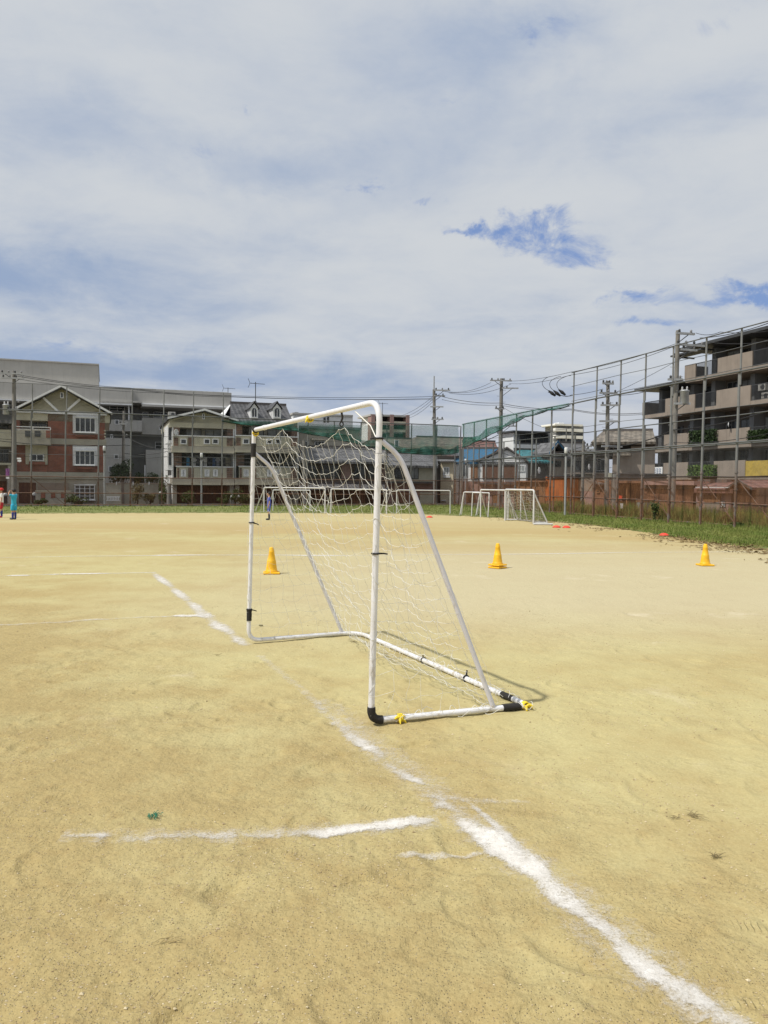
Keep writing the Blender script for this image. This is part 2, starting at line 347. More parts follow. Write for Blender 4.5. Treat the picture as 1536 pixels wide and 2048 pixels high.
# the two sides of the ground: the fence across the back and the fence along the right
A_BACK = math.atan2(9.1, 25.2); P_BACK = Vector((-20.2, 44.4))
A_RIGHT = math.atan2(-26.2, 7.6); P_RIGHT = Vector((12.8, 25.8))
def line_hit(px, ang, P, v=0.0, py=967):
    n = Vector((-math.sin(ang), math.cos(ang))); O = P+n*v; r = pxray(px, py)
    k = O.dot(n)/(r.x*n.x+r.y*n.y); return Vector((r.x*k, r.y*k))
class Bd:
    """something standing on a vertical plane of one of the two sides; local x along it, local y away from the field"""
    def __init__(s, name, label, cat, side, px, off=None, D=None, group=None, ang=None):
        s.a = ang if ang is not None else (A_BACK if side == 'back' else A_RIGHT); P = P_BACK if side == 'back' else P_RIGHT
        if D is not None:
            q = atD(px, 967, D); s.O = Vector((q.x, q.y))
        else: s.O = line_hit(px, A_BACK if side == 'back' else A_RIGHT, P, off)
        s.e = Vector((math.cos(s.a), math.sin(s.a))); s.n = Vector((-s.e.y, s.e.x))
        s.root = thing(name, label, cat, (s.O.x, s.O.y, 0), s.a, group)
    def uz(s, px, py, v=0.0):
        r = pxray(px, py); k = ((s.O+s.n*v).dot(s.n))/(r.x*s.n.x+r.y*s.n.y); p = CAM+r*k
        return (Vector((p.x, p.y))-s.O).dot(s.e), p.z
    def rect(s, x0, y0, x1, y1, v=0.0):
        ym = (y0+y1)/2; xm = (x0+x1)/2
        return s.uz(x0, ym, v)[0], s.uz(x1, ym, v)[0], s.uz(xm, y1, v)[1], s.uz(xm, y0, v)[1]
    def bx(s, mb, x0, y0, x1, y1, v0=0.0, v1=0.3, z0=None):
        a, b, c, d = s.rect(x0, y0, x1, y1, v0); mb.box(a, b, v0, v1, c if z0 is None else z0, d)
    def part(s, name, m, rects, v0=0.0, v1=0.3, z0=None, parent=None):
        if len(rects) > 1 and name not in ('quoin', 'gate', 'brick_quoin'):
            for r in rects: o = s.part(name, m, [r], v0, v1, z0, parent)
            return o
        mb = MB()
        for r in rects: s.bx(mb, r[0], r[1], r[2], r[3], *(r[4:6] if len(r) >= 6 else (v0, v1)), z0=z0)
        return mb.build(name, m, parent or s.root)
    def window(s, x0, y0, x1, y1, nx=2, ny=1, v=0.0, fm='frame_white', gm='glass', fw=.05, bay=0.0, name='window'):
        a, b, c, d = s.rect(x0, y0, x1, y1, v); return win(s.root, a, b, c, d, nx, ny, v, fm, gm, fw, bay, name)
    def ridge_front(s, x0, xm, x1, ye, yr, v0, v1, th=.14, m='slate', over=.35, gable=None, ex=0.0):
        """gable roof whose gable faces the field"""
        a, _ = s.uz(x0, ye, v0); b, ze = s.uz(x1, ye, v0); c, zr = s.uz(xm, yr, v0)
        mb = MB(); k = (zr-ze)/(c-a)
        mb.prism([(a, ze), (c, zr), (b, ze), (b, ze-th), (c, zr-th*1.3), (a, ze-th)], v0-over, v1+over); o = mb.build('roof', m, s.root)
        mb = MB(); mb.prism([(a-.03, ze-.02), (c, zr+.02), (b+.03, ze-.02), (b+.03, ze-th+.0), (c, zr-th*.8), (a-.03, ze-th+.0)], v0-over-.06, v0-over-.003); mb.build('bargeboard', 'frame_white' if gable and gable != 'boards' else 'roof_edge', o)
        if gable:
            g = MB(); g.prism([(a+.12, ze-th), (c, zr-th*1.3-.01), (b-.12, ze-th), (b-.12, ze-th-.5), (a+.12, ze-th-.5)], v0, v1); g.build('gable_wall', gable, s.root)
        return o
    def ridge_side(s, xe0, xe1, ye, xr0, xr1, yr, ve, vr, m='tile', th=.16):
        """roof whose slope faces the field"""
        a, ze = s.uz(xe0, ye, ve); b, _ = s.uz(xe1, ye, ve); c, zr = s.uz(xr0, yr, vr); d_, _ = s.uz(xr1, yr, vr)
        vb = 2*vr-ve; mb = MB()
        V = [(a, ve, ze), (b, ve, ze), (d_, vr, zr), (c, vr, zr), (a, vb, ze), (b, vb, ze), (a, ve, ze-th), (b, ve, ze-th), (a, vb, ze-th), (b, vb, ze-th)]
        mb.add(V, [(0, 1, 2, 3), (5, 4, 3, 2), (0, 3, 4, 8, 6), (1, 7, 9, 5, 2), (6, 7, 1, 0), (9, 8, 4, 5), (6, 8, 9, 7)])
        o = mb.build('roof', m, s.root)
        r_ = MB(); r_.box(c, d_, vr-.12, vr+.12, zr-.05, zr+.12); r_.build('ridge', 'roof_edge', o); return o
def win(root, a, b, c, d, nx=2, ny=1, v=0.0, fm='frame_white', gm='glass', fw=.05, bay=0.0, name='window'):
    mb = MB(); f0, f1 = v-.06-bay, v+.02
    mb.box(a, b, f0, f1, c-.0, c+fw); mb.box(a, b, f0, f1, d-fw, d); mb.box(a, a+fw, f0+.001, f1, c+fw, d-fw); mb.box(b-fw, b, f0+.001, f1, c+fw, d-fw)
    for i in range(1, nx):
        u = a+(b-a)*i/nx; mb.box(u-fw*.4, u+fw*.4, f0+.004, f0+.05, c+fw, d-fw)
    for j in range(1, ny):
        q = c+(d-c)*j/ny; mb.box(a+fw, b-fw, f0+.007, f0+.045, q-fw*.3, q+fw*.3)
    if bay:
        mb.box(a-.04, b+.04, f0-.04, v, d, d+.05); mb.box(a-.04, b+.04, f0-.04, v, c-.06, c)
    o = mb.build(name, fm, root)
    p = MB(); p.box(a+fw*.6, b-fw*.6, f0+.02, f1-.005, c+fw*.6, d-fw*.6); p.build('pane', gm, o)
    return o
def rails(root, u0, u1, v, z0, z1, step=.12, name='railing', m='metal_dark', r=.012):
    mb = MB(); mb.box(u0, u1, v-.025, v+.025, z1-.05, z1); mb.box(u0, u1, v-.02, v+.02, z0, z0+.04)
    n = max(1, int((u1-u0)/step))
    for i in range(n+1):
        u = u0+(u1-u0)*i/n; mb.box(u-r, u+r, v-r, v+r, z0+.04, z1-.05)
    return mb.build(name, m, root)
def leaves(name, c, rad, n, size, m, parent=None, clumps=9, seed=1, flat=.75):
    r = np.random.default_rng(seed); vs = []; fs = []
    cc = r.normal(size=(clumps, 3)); cc /= np.linalg.norm(cc, axis=1)[:, None]; cc *= r.uniform(.2, .8, (clumps, 1)); cr = r.uniform(.28, .5, clumps)
    for i in range(n):
        k = r.integers(clumps); p = r.normal(size=3); p /= np.linalg.norm(p); p = cc[k]+p*cr[k]*r.uniform(.55, 1)
        p = np.array(c)+p*np.array(rad); a = r.normal(size=3); a /= np.linalg.norm(a); b = np.cross(a, r.normal(size=3)); b /= np.linalg.norm(b)+1e-9
        s = size*r.uniform(.6, 1.3); bb = len(vs)
        vs += [tuple(p-a*s), tuple(p+b*s*.5), tuple(p+a*s), tuple(p-b*s*.5)]; fs.append((bb, bb+1, bb+2, bb+3))
    mb = MB(); mb.v = vs; mb.f = fs; return mb.build(name, m, parent)
def bush(name, label, cat, p, rad, n, size, m, seed, group=None, trunk_h=None):
    t_ = thing(name, label, cat, (p[0], p[1], 0), 0, group)
    h = trunk_h if trunk_h is not None else rad[2]*.2
    leaves('crown' if cat == 'tree' else 'foliage', (0, 0, h+rad[2]*.75), rad, n, size, m, t_, 10, seed)
    mb = MB(); r = random.Random(seed)
    mb.tube([(0, 0, 0), (.02, .01, h*.6+.1), (.03, 0, h+rad[2]*.8)], [.06*rad[0]+.02, .045*rad[0]+.015, .015], 7)
    for k in range(5):
        a = r.random()*6.28; mb.tube([(0.01, 0, h*.7+.08), (math.cos(a)*rad[0]*.5, math.sin(a)*rad[1]*.5, h+rad[2]*r.uniform(.5, 1.1))], [.02+.01*rad[0], .008], 5)
    mb.build('trunk' if cat == 'tree' else 'stem', 'bark', t_); return t_
# ================================================================== GROUND
def vnoise(X, Y, s, seed):
    r = np.random.default_rng(seed); T = r.random((256, 256))
    x = X*s+1000; y = Y*s+1000; xi = np.floor(x).astype(int); yi = np.floor(y).astype(int); fx = x-xi; fy = y-yi
    fx = fx*fx*(3-2*fx); fy = fy*fy*(3-2*fy)
    g = lambda a, b: T[a % 256, b % 256]
    return (g(xi, yi)*(1-fx)+g(xi+1, yi)*fx)*(1-fy)+(g(xi, yi+1)*(1-fx)+g(xi+1, yi+1)*fx)*fy
RS = .0125; RX0, RX1, RY0, RY1 = -7.5, 7.5, .5, 14.0
_x = np.arange(RX0, RX1, RS); _y = np.arange(RY0, RY1, RS); _X, _Y = np.meshgrid(_x, _y)
_h = (vnoise(_X, _Y, 1.1, 1)-.5)*.016+(vnoise(_X, _Y, 3.1, 2)-.5)*.010+(vnoise(_X, _Y, 8.0, 3)-.5)*.0085
_rough = np.clip(vnoise(_X, _Y, 1.3, 9)*2.4-.55+.5*np.clip((-_X*.5-_Y*.25+1.2), 0, 1), 0, 1.2)
_h += (vnoise(_X, _Y, 17, 4)-.5)*.0075*_rough+(vnoise(_X, _Y, 36, 14)-.5)*.0055*_rough
_rg = np.random.default_rng(77)              # heel and toe dents, scuffs with a pushed-up rim
for _k in range(420):
    cy = 1.9+_rg.random()**1.4*10; cx = _rg.uniform(-1, 1)*(cy*.55+.3); a_ = _rg.uniform(0, math.pi); big = _rg.random() < .3
    L_ = _rg.uniform(.07, .13) if big else _rg.uniform(.025, .06); W_ = L_*_rg.uniform(.35, .6); A_ = _rg.uniform(.006, .015)*(1 if big else .7)
    i0, i1 = int((cx-.3-RX0)/RS), int((cx+.3-RX0)/RS); j0, j1_ = int((cy-.3-RY0)/RS), int((cy+.3-RY0)/RS)
    i0, j0 = max(0, i0), max(0, j0); xs_, ys_ = _X[j0:j1_, i0:i1]-cx, _Y[j0:j1_, i0:i1]-cy
    if xs_.size == 0: continue
    p_ = (xs_*math.cos(a_)+ys_*math.sin(a_))/L_; q_ = (-xs_*math.sin(a_)+ys_*math.cos(a_))/W_; d_ = np.sqrt(p_*p_+q_*q_)
    _h[j0:j1_, i0:i1] += -A_*np.exp(-(d_**4)*.9)+A_*.7*np.exp(-((d_-1.3)**2)*9)*(q_ > -.2)
_h *= np.clip((13-_Y)/6, 0, 1)*np.clip((7-np.abs(_X))/3, 0, 1)
def gh(X, Y):                              # height of the sand, metres
    X = np.asarray(X, float); Y = np.asarray(Y, float)
    fx = np.clip((X-RX0)/RS, 0, len(_x)-1.001); fy = np.clip((Y-RY0)/RS, 0, len(_y)-1.001); xi = fx.astype(int); yi = fy.astype(int); fx = fx-xi; fy = fy-yi
    h = (_h[yi, xi]*(1-fx)+_h[yi, xi+1]*fx)*(1-fy)+(_h[yi+1, xi]*(1-fx)+_h[yi+1, xi+1]*fx)*fy
    return np.where((X < RX0) | (X > RX1) | (Y < RY0) | (Y > RY1), 0, h)-.003
def axis(core0, core1, step, lo, hi, g=1.12):
    a = list(np.arange(core0, core1, step)); s = step; x = a[0]; left = []
    while x > lo: s = min(s*g, 60); x -= s; left.append(x)
    s = step; x = a[-1]; right = []
    while x < hi: s = min(s*g, 60); x += s; right.append(x)
    return np.array(left[::-1]+a+right)
gx = axis(-2.6, 2.8, .0135, -900, 900, 1.07); gy = axis(1.8, 7.0, .0135, -60, 1500, 1.04)
GX, GY = np.meshgrid(gx, gy); GZ = gh(GX, GY)
nx_, ny_ = len(gx), len(gy)
me = bpy.data.meshes.new('ground'); vs = np.stack([GX.ravel(), GY.ravel(), GZ.ravel()], 1)
ii = (np.arange(ny_-1)[:, None]*nx_+np.arange(nx_-1)[None, :]).ravel(); fs = np.stack([ii, ii+1, ii+nx_+1, ii+nx_], 1)
me.vertices.add(len(vs)); me.vertices.foreach_set('co', vs.ravel().astype(np.float32))
me.loops.add(fs.size); me.loops.foreach_set('vertex_index', fs.ravel().astype(np.int32))
me.polygons.add(len(fs)); me.polygons.foreach_set('loop_start', np.arange(0, fs.size, 4, dtype=np.int32)); me.polygons.foreach_set('loop_total', np.full(len(fs), 4, np.int32))
me.update(calc_edges=True); me.polygons.foreach_set('use_smooth', np.ones(len(fs), bool))
gm, nt, b = new_mat('sand'); P = nt.pos(); X, Y, Z = nt.sep(P)
n1 = nt.noise(P, .35, 4, .6); n2 = nt.noise(P, 1.6, 5, .6); n3 = nt.noise(P, 9, 5, .65); n4 = nt.noise(P, 70, 3, .7); n5 = nt.noise(P, 260, 2, .7)
pale = (.500, .446, .232); tan_ = (.425, .338, .160); brown = (.33, .228, .10); cream = (.520, .462, .310)
f = nt.ss(nt.m('ADD', nt.m('ADD', nt.m('MULTIPLY', n1, .75), nt.m('MULTIPLY', n2, .5)), nt.m('MULTIPLY', n3, .12)), .52, .90)
nearleft = nt.ss(nt.m('ADD', nt.m('ADD', nt.m('MULTIPLY', X, -.42), nt.m('MULTIPLY', Y, -.36)), nt.m('MULTIPLY', n2, 1.1)), -1.55, .35)
f = nt.m('ADD', f, nt.m('MULTIPLY', nearleft, .8), clamp=True)
c = nt.mix(f, pale, tan_)
c = nt.mix(nt.m('MULTIPLY', nt.ss(nt.m('ADD', n3, nt.m('MULTIPLY', nearleft, .12)), .58, .78), .28), c, brown)
# bleached middle distance, browner bands toward the far side
mid = nt.m('MULTIPLY', nt.ss(Y, 6, 10), nt.ss(Y, 15, 24, 1, 0)); mid = nt.m('MULTIPLY', mid, nt.ss(X, -5, 1.5))
c = nt.mix(nt.m('MULTIPLY', mid, .8), c, cream)
far = nt.noise(nt.map(P, sc=(.05, .22, 1)), 1.2, 4, .6)
c = nt.mix(nt.m('MULTIPLY', nt.ss(Y, 13, 22), nt.ss(far, .35, .6)), c, (.45, .352, .172))
c = nt.mix(nt.m('MULTIPLY', nt.ss(Y, 24, 32), .6), c, (.51, .440, .245))
# grains
vd = nt.vor(P, 120); vc = nt.sep(nt.vor(P, 120, out='Color'))
peb = nt.m('MULTIPLY', nt.ss(vd, .12, .34, 1, 0), nt.ss(vc[0], .48, .52)); nearf = nt.ss(Y, 3.0, 12.0, 1.0, .25)
dense = nt.ss(nt.m('ADD', nt.m('MULTIPLY', nt.noise(P, 2.6, 5, .7), .8), nt.m('MULTIPLY', nearleft, .5)), .34, .72)
peb = nt.m('MULTIPLY', peb, nt.m('MULTIPLY', nearf, dense))
c = nt.mix(nt.m('MULTIPLY', peb, .75), c, nt.mix(vc[1], (.22, .155, .08), (.70, .61, .42)))
g = nt.m('ADD', nt.m('MULTIPLY', n4, .6), nt.m('MULTIPLY', n5, .4)); c = nt.mix(nt.ss(g, .36, .62), nt.mix(1.0, c, (.86, .84, .80), 'MULTIPLY'), c)
spk = nt.vor(P, 24); spc = nt.sep(nt.vor(P, 24, out='Color')); c = nt.mix(nt.m('MULTIPLY', nt.m('MULTIPLY', nt.ss(spk, .06, .14, 1, 0), nt.ss(spc[0], .82, .85)), nt.m('ADD', .25, nt.m('MULTIPLY', dense, .6))), c, (.15, .10, .055))
# faint spilled chalk dust
du = nt.m('MULTIPLY', nt.ss(nt.noise(nt.vm('ADD', P, (5, 3, 0)), .8, 5, .65), .60, .75), nt.ss(Y, 2.5, 6)); c = nt.mix(nt.m('MULTIPLY', du, .35), c, (.70, .63, .50))
nt.put(b.inputs['Base Color'], c); b.inputs['Roughness'].default_value = .95; b.inputs['Specular IOR Level'].default_value = .15
grit = nt.ss(nt.noise(P, 3.2, 4, .65), .40, .62)
h = nt.m('ADD', nt.m('MULTIPLY', nt.noise(P, 15, 6, .62), .021), nt.m('ADD', nt.m('MULTIPLY', nt.m('MULTIPLY', n4, grit), .006), nt.m('MULTIPLY', nt.m('MULTIPLY', n5, grit), .0012)))
h = nt.m('MULTIPLY', h, nt.m('ADD', .35, nt.m('MULTIPLY', dense, 1.0)))
h = nt.m('ADD', h, nt.m('MULTIPLY', peb, .006))
for (px, py, rot, sc) in [(235, 1945, .4, 1.1), (300, 1975, .5, .8), (700, 1768, 1.2, .8), (745, 1785, 1.2, .6), (150, 1785, .1, .8), (560, 1702, .1, .8), (1045, 1830, .9, .8), (1075, 1715, .1, .7),
                          (1500, 1850, .3, .9), (860, 1755, 1.1, .7), (120, 1575, -.6, .8), (745, 1620, .5, .8), (1330, 1850, -.5, .9), (1500, 2000, .2, .9), (620, 1960, -.4, .9), (90, 1690, .5, .8), (880, 1900, 1.4, .9)]:
    q = ground(px, py); L = nt.map(nt.vm('SUBTRACT', P, (q.x, q.y, 0)), rot=(0, 0, rot)); lx, ly, lz = nt.sep(L)
    e = nt.m('ADD', nt.m('POWER', nt.m('ABSOLUTE', nt.m('DIVIDE', lx, .115*sc)), 2.0), nt.m('POWER', nt.m('ABSOLUTE', nt.m('DIVIDE', ly, .045*sc)), 2.0))
    e = nt.ss(nt.m('ADD', e, nt.m('MULTIPLY', n3, 1.6)), 1.0, 1.9, 1, 0)
    tr = nt.m('MAXIMUM', nt.m('SINE', nt.m('ADD', nt.m('MULTIPLY', lx, 2*math.pi/.021), nt.m('MULTIPLY', nt.m('SINE', nt.m('MULTIPLY', ly, 90)), 1.0))), 0.0)
    h = nt.m('ADD', h, nt.m('MULTIPLY', e, nt.m('SUBTRACT', nt.m('MULTIPLY', nt.m('MULTIPLY', tr, nt.ss(n3, .42, .6)), .0050), .0015)))
nt.put(b.inputs['Normal'], nt.bump(h, 0.85, 1.0))
me.materials.append(gm); go = bpy.data.objects.new('ground', me); C.objects.link(go); tag(go, kind='structure')
# small stones lying loose in the foreground
mb = MB(); r = np.random.default_rng(3); k = 0
while k < 17000:
    y = 1.9+r.random()**1.3*7.5; x = r.uniform(-1, 1)*(y*.55+.2)
    dn = float(vnoise(np.array(x), np.array(y), 1.6, 21))+(.28 if x < 0 and y < 3.6 else 0)
    if r.random() > dn**2.4*2.2: continue
    s = (.0015+.0028*r.random()**2.2)*(1.7 if r.random() > .97 else 1); z = float(gh(x, y))+s*.3; a = r.uniform(0, 6.28); q = []
    for i in range(4):
        aa = a+i*math.pi/2+r.uniform(-.3, .3); q.append((x+s*1.3*math.cos(aa), y+s*1.0*math.sin(aa), z))
    mb.add(q+[(x, y, z+s*.8), (x, y, z-s)], [(0, 1, 4), (1, 2, 4), (2, 3, 4), (3, 0, 4), (1, 0, 5), (2, 1, 5), (3, 2, 5), (0, 3, 5)]); k += 1
gmt, nt, b = new_mat('stones'); rr = nt.n.new('ShaderNodeNewGeometry').outputs['Random Per Island']
nt.put(b.inputs['Base Color'], nt.mix(rr, (.30, .22, .12), (.62, .53, .35))); b.inputs['Roughness'].default_value = .9
tag(mb.build('gravel', gmt), kind='stuff')
# ------------------------------------------------------------------ chalk lines
cm, nt, b = new_mat('chalk'); P = nt.pos()
def attr(n):
    q = nt.n.new('ShaderNodeAttribute'); q.attribute_name = n; return q.outputs['Fac']
ac, de = attr('across'), attr('dens')
f = nt.m('SUBTRACT', nt.m('MULTIPLY', de, 1.05), nt.m('POWER', nt.m('ABSOLUTE', nt.m('DIVIDE', ac, .46)), 2.0))
f = nt.m('ADD', f, nt.m('MULTIPLY', nt.m('SUBTRACT', nt.noise(P, 13, 6, .7), .5), 2.6)); f = nt.m('ADD', f, nt.m('MULTIPLY', nt.m('SUBTRACT', nt.noise(P, 95, 4, .8), .5), 2.4))
al = nt.m('MULTIPLY', nt.ss(f, -.35, 1.15), nt.m('ADD', .42, nt.m('MULTIPLY', de, .5), clamp=True))
al = nt.m('MULTIPLY', al, nt.ss(nt.m('ABSOLUTE', ac), .75, 1.0, 1, 0))
nt.put(b.inputs['Alpha'], al); nt.put(b.inputs['Base Color'], nt.mix(nt.noise(P, 30, 4), (.62, .58, .52), (.80, .785, .76))); b.inputs['Roughness'].default_value = .95
b.inputs['Specular IOR Level'].default_value = .1; nt.put(b.inputs['Normal'], nt.bump(nt.noise(P, 60, 4, .7), .6, .008))
def chalk(pts, seed=0):
    """pts: (px, py, half width in m, density) along the ground"""
    P3 = [ground(a, b_) for a, b_, _, _ in pts]; rows = []
    for i in range(len(pts)-1):
        L = (P3[i+1]-P3[i]).length; st = .025 if P3[i].y < 9 else .12; n = max(2, int(L/st))
        for k in range(n): q = k/n; rows.append((P3[i].lerp(P3[i+1], q), pts[i][2]*(1-q)+pts[i+1][2]*q, pts[i][3]*(1-q)+pts[i+1][3]*q))
    rows.append((P3[-1], pts[-1][2], pts[-1][3])); rnd = np.random.default_rng(seed)
    NC = 12; vs, A, Dn = [], [], []
    for i, (p, hw, dn) in enumerate(rows):
        d_ = rows[min(i+1, len(rows)-1)][0]-rows[max(i-1, 0)][0]; n_ = Vector((-d_.y, d_.x, 0)).normalized()
        for j in range(NC+1):
            s = -1+2*j/NC; q = p+n_*s*hw*2.5; vs.append((q.x, q.y, float(gh(q.x, q.y))+.0042)); A.append(s); Dn.append(dn)
    fs = [(i*(NC+1)+j, i*(NC+1)+j+1, (i+1)*(NC+1)+j+1, (i+1)*(NC+1)+j) for i in range(len(rows)-1) for j in range(NC)]
    me = bpy.data.meshes.new('chalk_line'); me.from_pydata(vs, [], fs)
    for nm, arr in (('across', A), ('dens', Dn)):
        q = me.attributes.new(nm, 'FLOAT', 'POINT'); q.data.foreach_set('value', arr)
    for p in me.polygons: p.use_smooth = True
    me.materials.append(cm); o = bpy.data.objects.new('chalk_line', me); C.objects.link(o); tag(o, kind='structure')
chalk([(1560, 2110, .05, .3), (1470, 2040, .05, .55), (1400, 2000, .05, .8), (1300, 1940, .05, 1.0), (1260, 1905, .045, .9), (1225, 1870, .04, .7), (1180, 1830, .045, .85), (1120, 1790, .05, .95), (1085, 1755, .045, .9), (1060, 1732, .06, 1.1),
       (1010, 1700, .07, 1.15), (965, 1668, .055, 1.1), (925, 1648, .035, .8), (905, 1632, .03, .05)], 1)
chalk([(1055, 1725, .03, .7), (1010, 1672, .028, .8), (975, 1640, .022, .7), (948, 1616, .018, .55), (935, 1606, .015, .2)], 2)
chalk([(915, 1628, .03, .3), (885, 1612, .05, .75), (868, 1600, .04, .35), (852, 1585, .03, .0)], 3)
chalk([(860, 1575, .02, .1), (830, 1562, .04, .7), (805, 1548, .045, .65), (785, 1534, .03, .3), (770, 1522, .03, .05)], 4)
chalk([(768, 1512, .02, .2), (740, 1494, .05, .9), (712, 1478, .055, .75), (690, 1458, .05, .5), (655, 1428, .05, .25), (610, 1385, .05, .16), (560, 1345, .05, .14), (520, 1310, .05, .2)], 5)
chalk([(492, 1290, .06, .5), (478, 1280, .07, .75), (468, 1270, .06, .35), (448, 1258, .08, .8), (436, 1250, .09, .85), (422, 1238, .07, .3), (412, 1232, .09, .8), (398, 1222, .08, .6), (390, 1212, .07, .85), (378, 1203, .07, .3), (366, 1193, .08, .75), (352, 1182, .07, .85), (345, 1176, .06, .25), (338, 1170, .07, .6), (328, 1163, .08, .85), (318, 1155, .07, .8), (308, 1147, .06, .4)], 6)
chalk([(120, 1675, .02, .1), (160, 1673, .025, .45), (205, 1671, .028, .7), (225, 1672, .02, .1), (260, 1678, .03, .38), (330, 1675, .03, .32), (400, 1672, .03, .35), (440, 1670, .03, .65), (480, 1670, .025, .3), (540, 1672, .03, .45), (590, 1672, .03, .25), (612, 1670, .03, .5),
       (650, 1670, .045, .95), (690, 1660, .036, 1.05), (745, 1657, .034, 1.1), (790, 1650, .04, 1.1), (830, 1646, .038, 1.0), (868, 1642, .02, .4)], 7)
chalk([(1420, 2030, .16, .17), (1250, 1900, .17, .20), (1130, 1780, .15, .19), (1000, 1690, .17, .2), (900, 1610, .14, .15), (760, 1500, .17, .22), (640, 1400, .15, .12)], 21)
chalk([(120, 1676, .09, .1), (420, 1672, .09, .16), (640, 1664, .09, .2), (880, 1646, .10, .18)], 22)
chalk([(860, 1596, .05, .1), (900, 1600, .05, .3), (960, 1604, .035, .3), (1060, 1604, .03, .12)], 23)
chalk([(785, 1716, .015, .2), (815, 1714, .022, .55), (870, 1712, .024, .5), (930, 1712, .02, .42), (980, 1706, .02, .35)], 8)
chalk([(-60, 1154, .060, .3), (10, 1152, .060, .25), (25, 1151, .068, .95), (55, 1150.5, .068, .95), (62, 1150, .060, .2), (90, 1149, .060, .4), (110, 1148.5, .068, .9), (120, 1148, .060, .4), (125, 1148, .068, .9), (190, 1147, .068, 1), (225, 1146.5, .060, .5), (300, 1145, .068, .5), (312, 1145, .075, .6)], 9)
chalk([(-40, 1116, .076, .25), (150, 1112.5, .076, .45), (300, 1111, .086, .6), (320, 1110.5, .095, 1), (385, 1110, .086, .9), (430, 1110, .076, .5), (560, 1110, .086, .7), (620, 1111, .095, 1), (668, 1111, .095, .9), (700, 1111, .076, .4), (900, 1109, .076, .5), (1060, 1108, .086, .65), (1190, 1106, .086, .75), (1240, 1105, .076, .55), (1420, 1104, .076, .4), (1580, 1102, .076, .3)], 10)
chalk([(-30, 1252, .045, .3), (30, 1250, .060, .42), (60, 1249, .060, .2), (130, 1245, .052, .3), (180, 1240, .060, .42), (250, 1236, .045, .2), (345, 1232.5, .045, .45), (352, 1232, .068, .9), (400, 1231.5, .068, .9), (425, 1230, .045, .3)], 11)
# ------------------------------------------------------------------ street beyond the fences, grass strip along them
def loc2(side, u, v):
    a, P = (A_BACK, P_BACK) if side == 'back' else (A_RIGHT, P_RIGHT)
    return Vector((P.x+math.cos(a)*u-math.sin(a)*v, P.y+math.sin(a)*u+math.cos(a)*v))
asph = mat('asphalt', (.075, .073, .07), .9, 0, .2, 1.5)
mb = MB()
a1, a2, a3, a4 = loc2('back', -40, .6), loc2('back', 26.4, .6), loc2('right', 22, .9), loc2('right', 22, 30)
a5, a6 = loc2('back', 75, 60), loc2('back', -40, 60)
mb.add([(p.x, p.y, .006) for p in (a1, a2, a3, a4, a5, a6)], [(0, 1, 2, 3, 4, 5)]); tag(mb.build('street', asph), kind='structure')
GE = [(-120, 1029), (0, 1028), (200, 1027), (480, 1026), (600, 1027), (700, 1027.5), (800, 1028), (860, 1030), (940, 1034), (1000, 1036.5), (1060, 1040), (1110, 1045), (1180, 1051), (1250, 1060), (1330, 1072), (1400, 1084), (1470, 1093), (1536, 1103), (1620, 1118), (1760, 1140)]
GF = [loc2('back', u, .9) for u in np.linspace(-5, 26.8, 8)]+[loc2('right', u, 1.4) for u in np.linspace(-27, 5, 11)]
gm_, nt, b = new_mat('grass_soil'); P = nt.pos(); n = nt.noise(P, 2.2, 6, .7); e = attr('edge')
nt.put(b.inputs['Alpha'], nt.ss(nt.m('ADD', e, nt.m('MULTIPLY', nt.m('SUBTRACT', n, .5), 1.8)), .12, .3)); nt.put(b.inputs['Base Color'], nt.mix(nt.ss(nt.noise(P, .8, 5), .35, .65), (.12, .155, .03), (.20, .20, .06))); b.inputs['Roughness'].default_value = .95
def resample(pts, n):
    L = [0]
    for a, b_ in zip(pts[:-1], pts[1:]): L.append(L[-1]+(b_-a).length)
    out = []
    for k in range(n):
        s = L[-1]*k/(n-1); i = max(0, min(len(L)-2, int(np.searchsorted(L, s))-1)); q = (s-L[i])/max(1e-6, L[i+1]-L[i]); out.append(pts[i].lerp(pts[i+1], q))
    return out
inner = [ground(a, b_).xy for a, b_ in GE]
# pair inner edge points with the fence line
pair = []
for (pxl, pyl) in GE:
    q = ground(pxl, pyl).xy
    hb = line_hit(pxl, A_BACK, P_BACK, .9) if pxl < 920 else line_hit(pxl, A_RIGHT, P_RIGHT, 1.2)
    pair.append((q, hb))
vs, E = [], []; NR = 10
for q, hb in pair:
    for j in range(NR+1): s = j/NR; p = q.lerp(hb, s); vs.append((p.x, p.y, .004)); E.append(min(1, s*4.2))
fs = [(i*(NR+1)+j, (i+1)*(NR+1)+j, (i+1)*(NR+1)+j+1, i*(NR+1)+j+1) for i in range(len(pair)-1) for j in range(NR)]
me = bpy.data.meshes.new('verge'); me.from_pydata(vs, [], fs); q = me.attributes.new('edge', 'FLOAT', 'POINT'); q.data.foreach_set('value', E)
me.materials.append(gm_); o = bpy.data.objects.new('verge', me); C.objects.link(o); tag(o, kind='structure')
mg, nt, b = new_mat('grass_blades'); rr = nt.n.new('ShaderNodeNewGeometry').outputs['Random Per Island']
cc = nt.mix(nt.ss(nt.noise(nt.pos(), .7, 4), .35, .65), (.11, .18, .028), (.20, .235, .055)); cc = nt.mix(nt.m('MULTIPLY', rr, .55), cc, (.24, .22, .09))
nt.put(b.inputs['Base Color'], cc); b.inputs['Roughness'].default_value = .8; b.inputs['Specular IOR Level'].default_value = .2
r = np.random.default_rng(11); V_, F_ = [], []
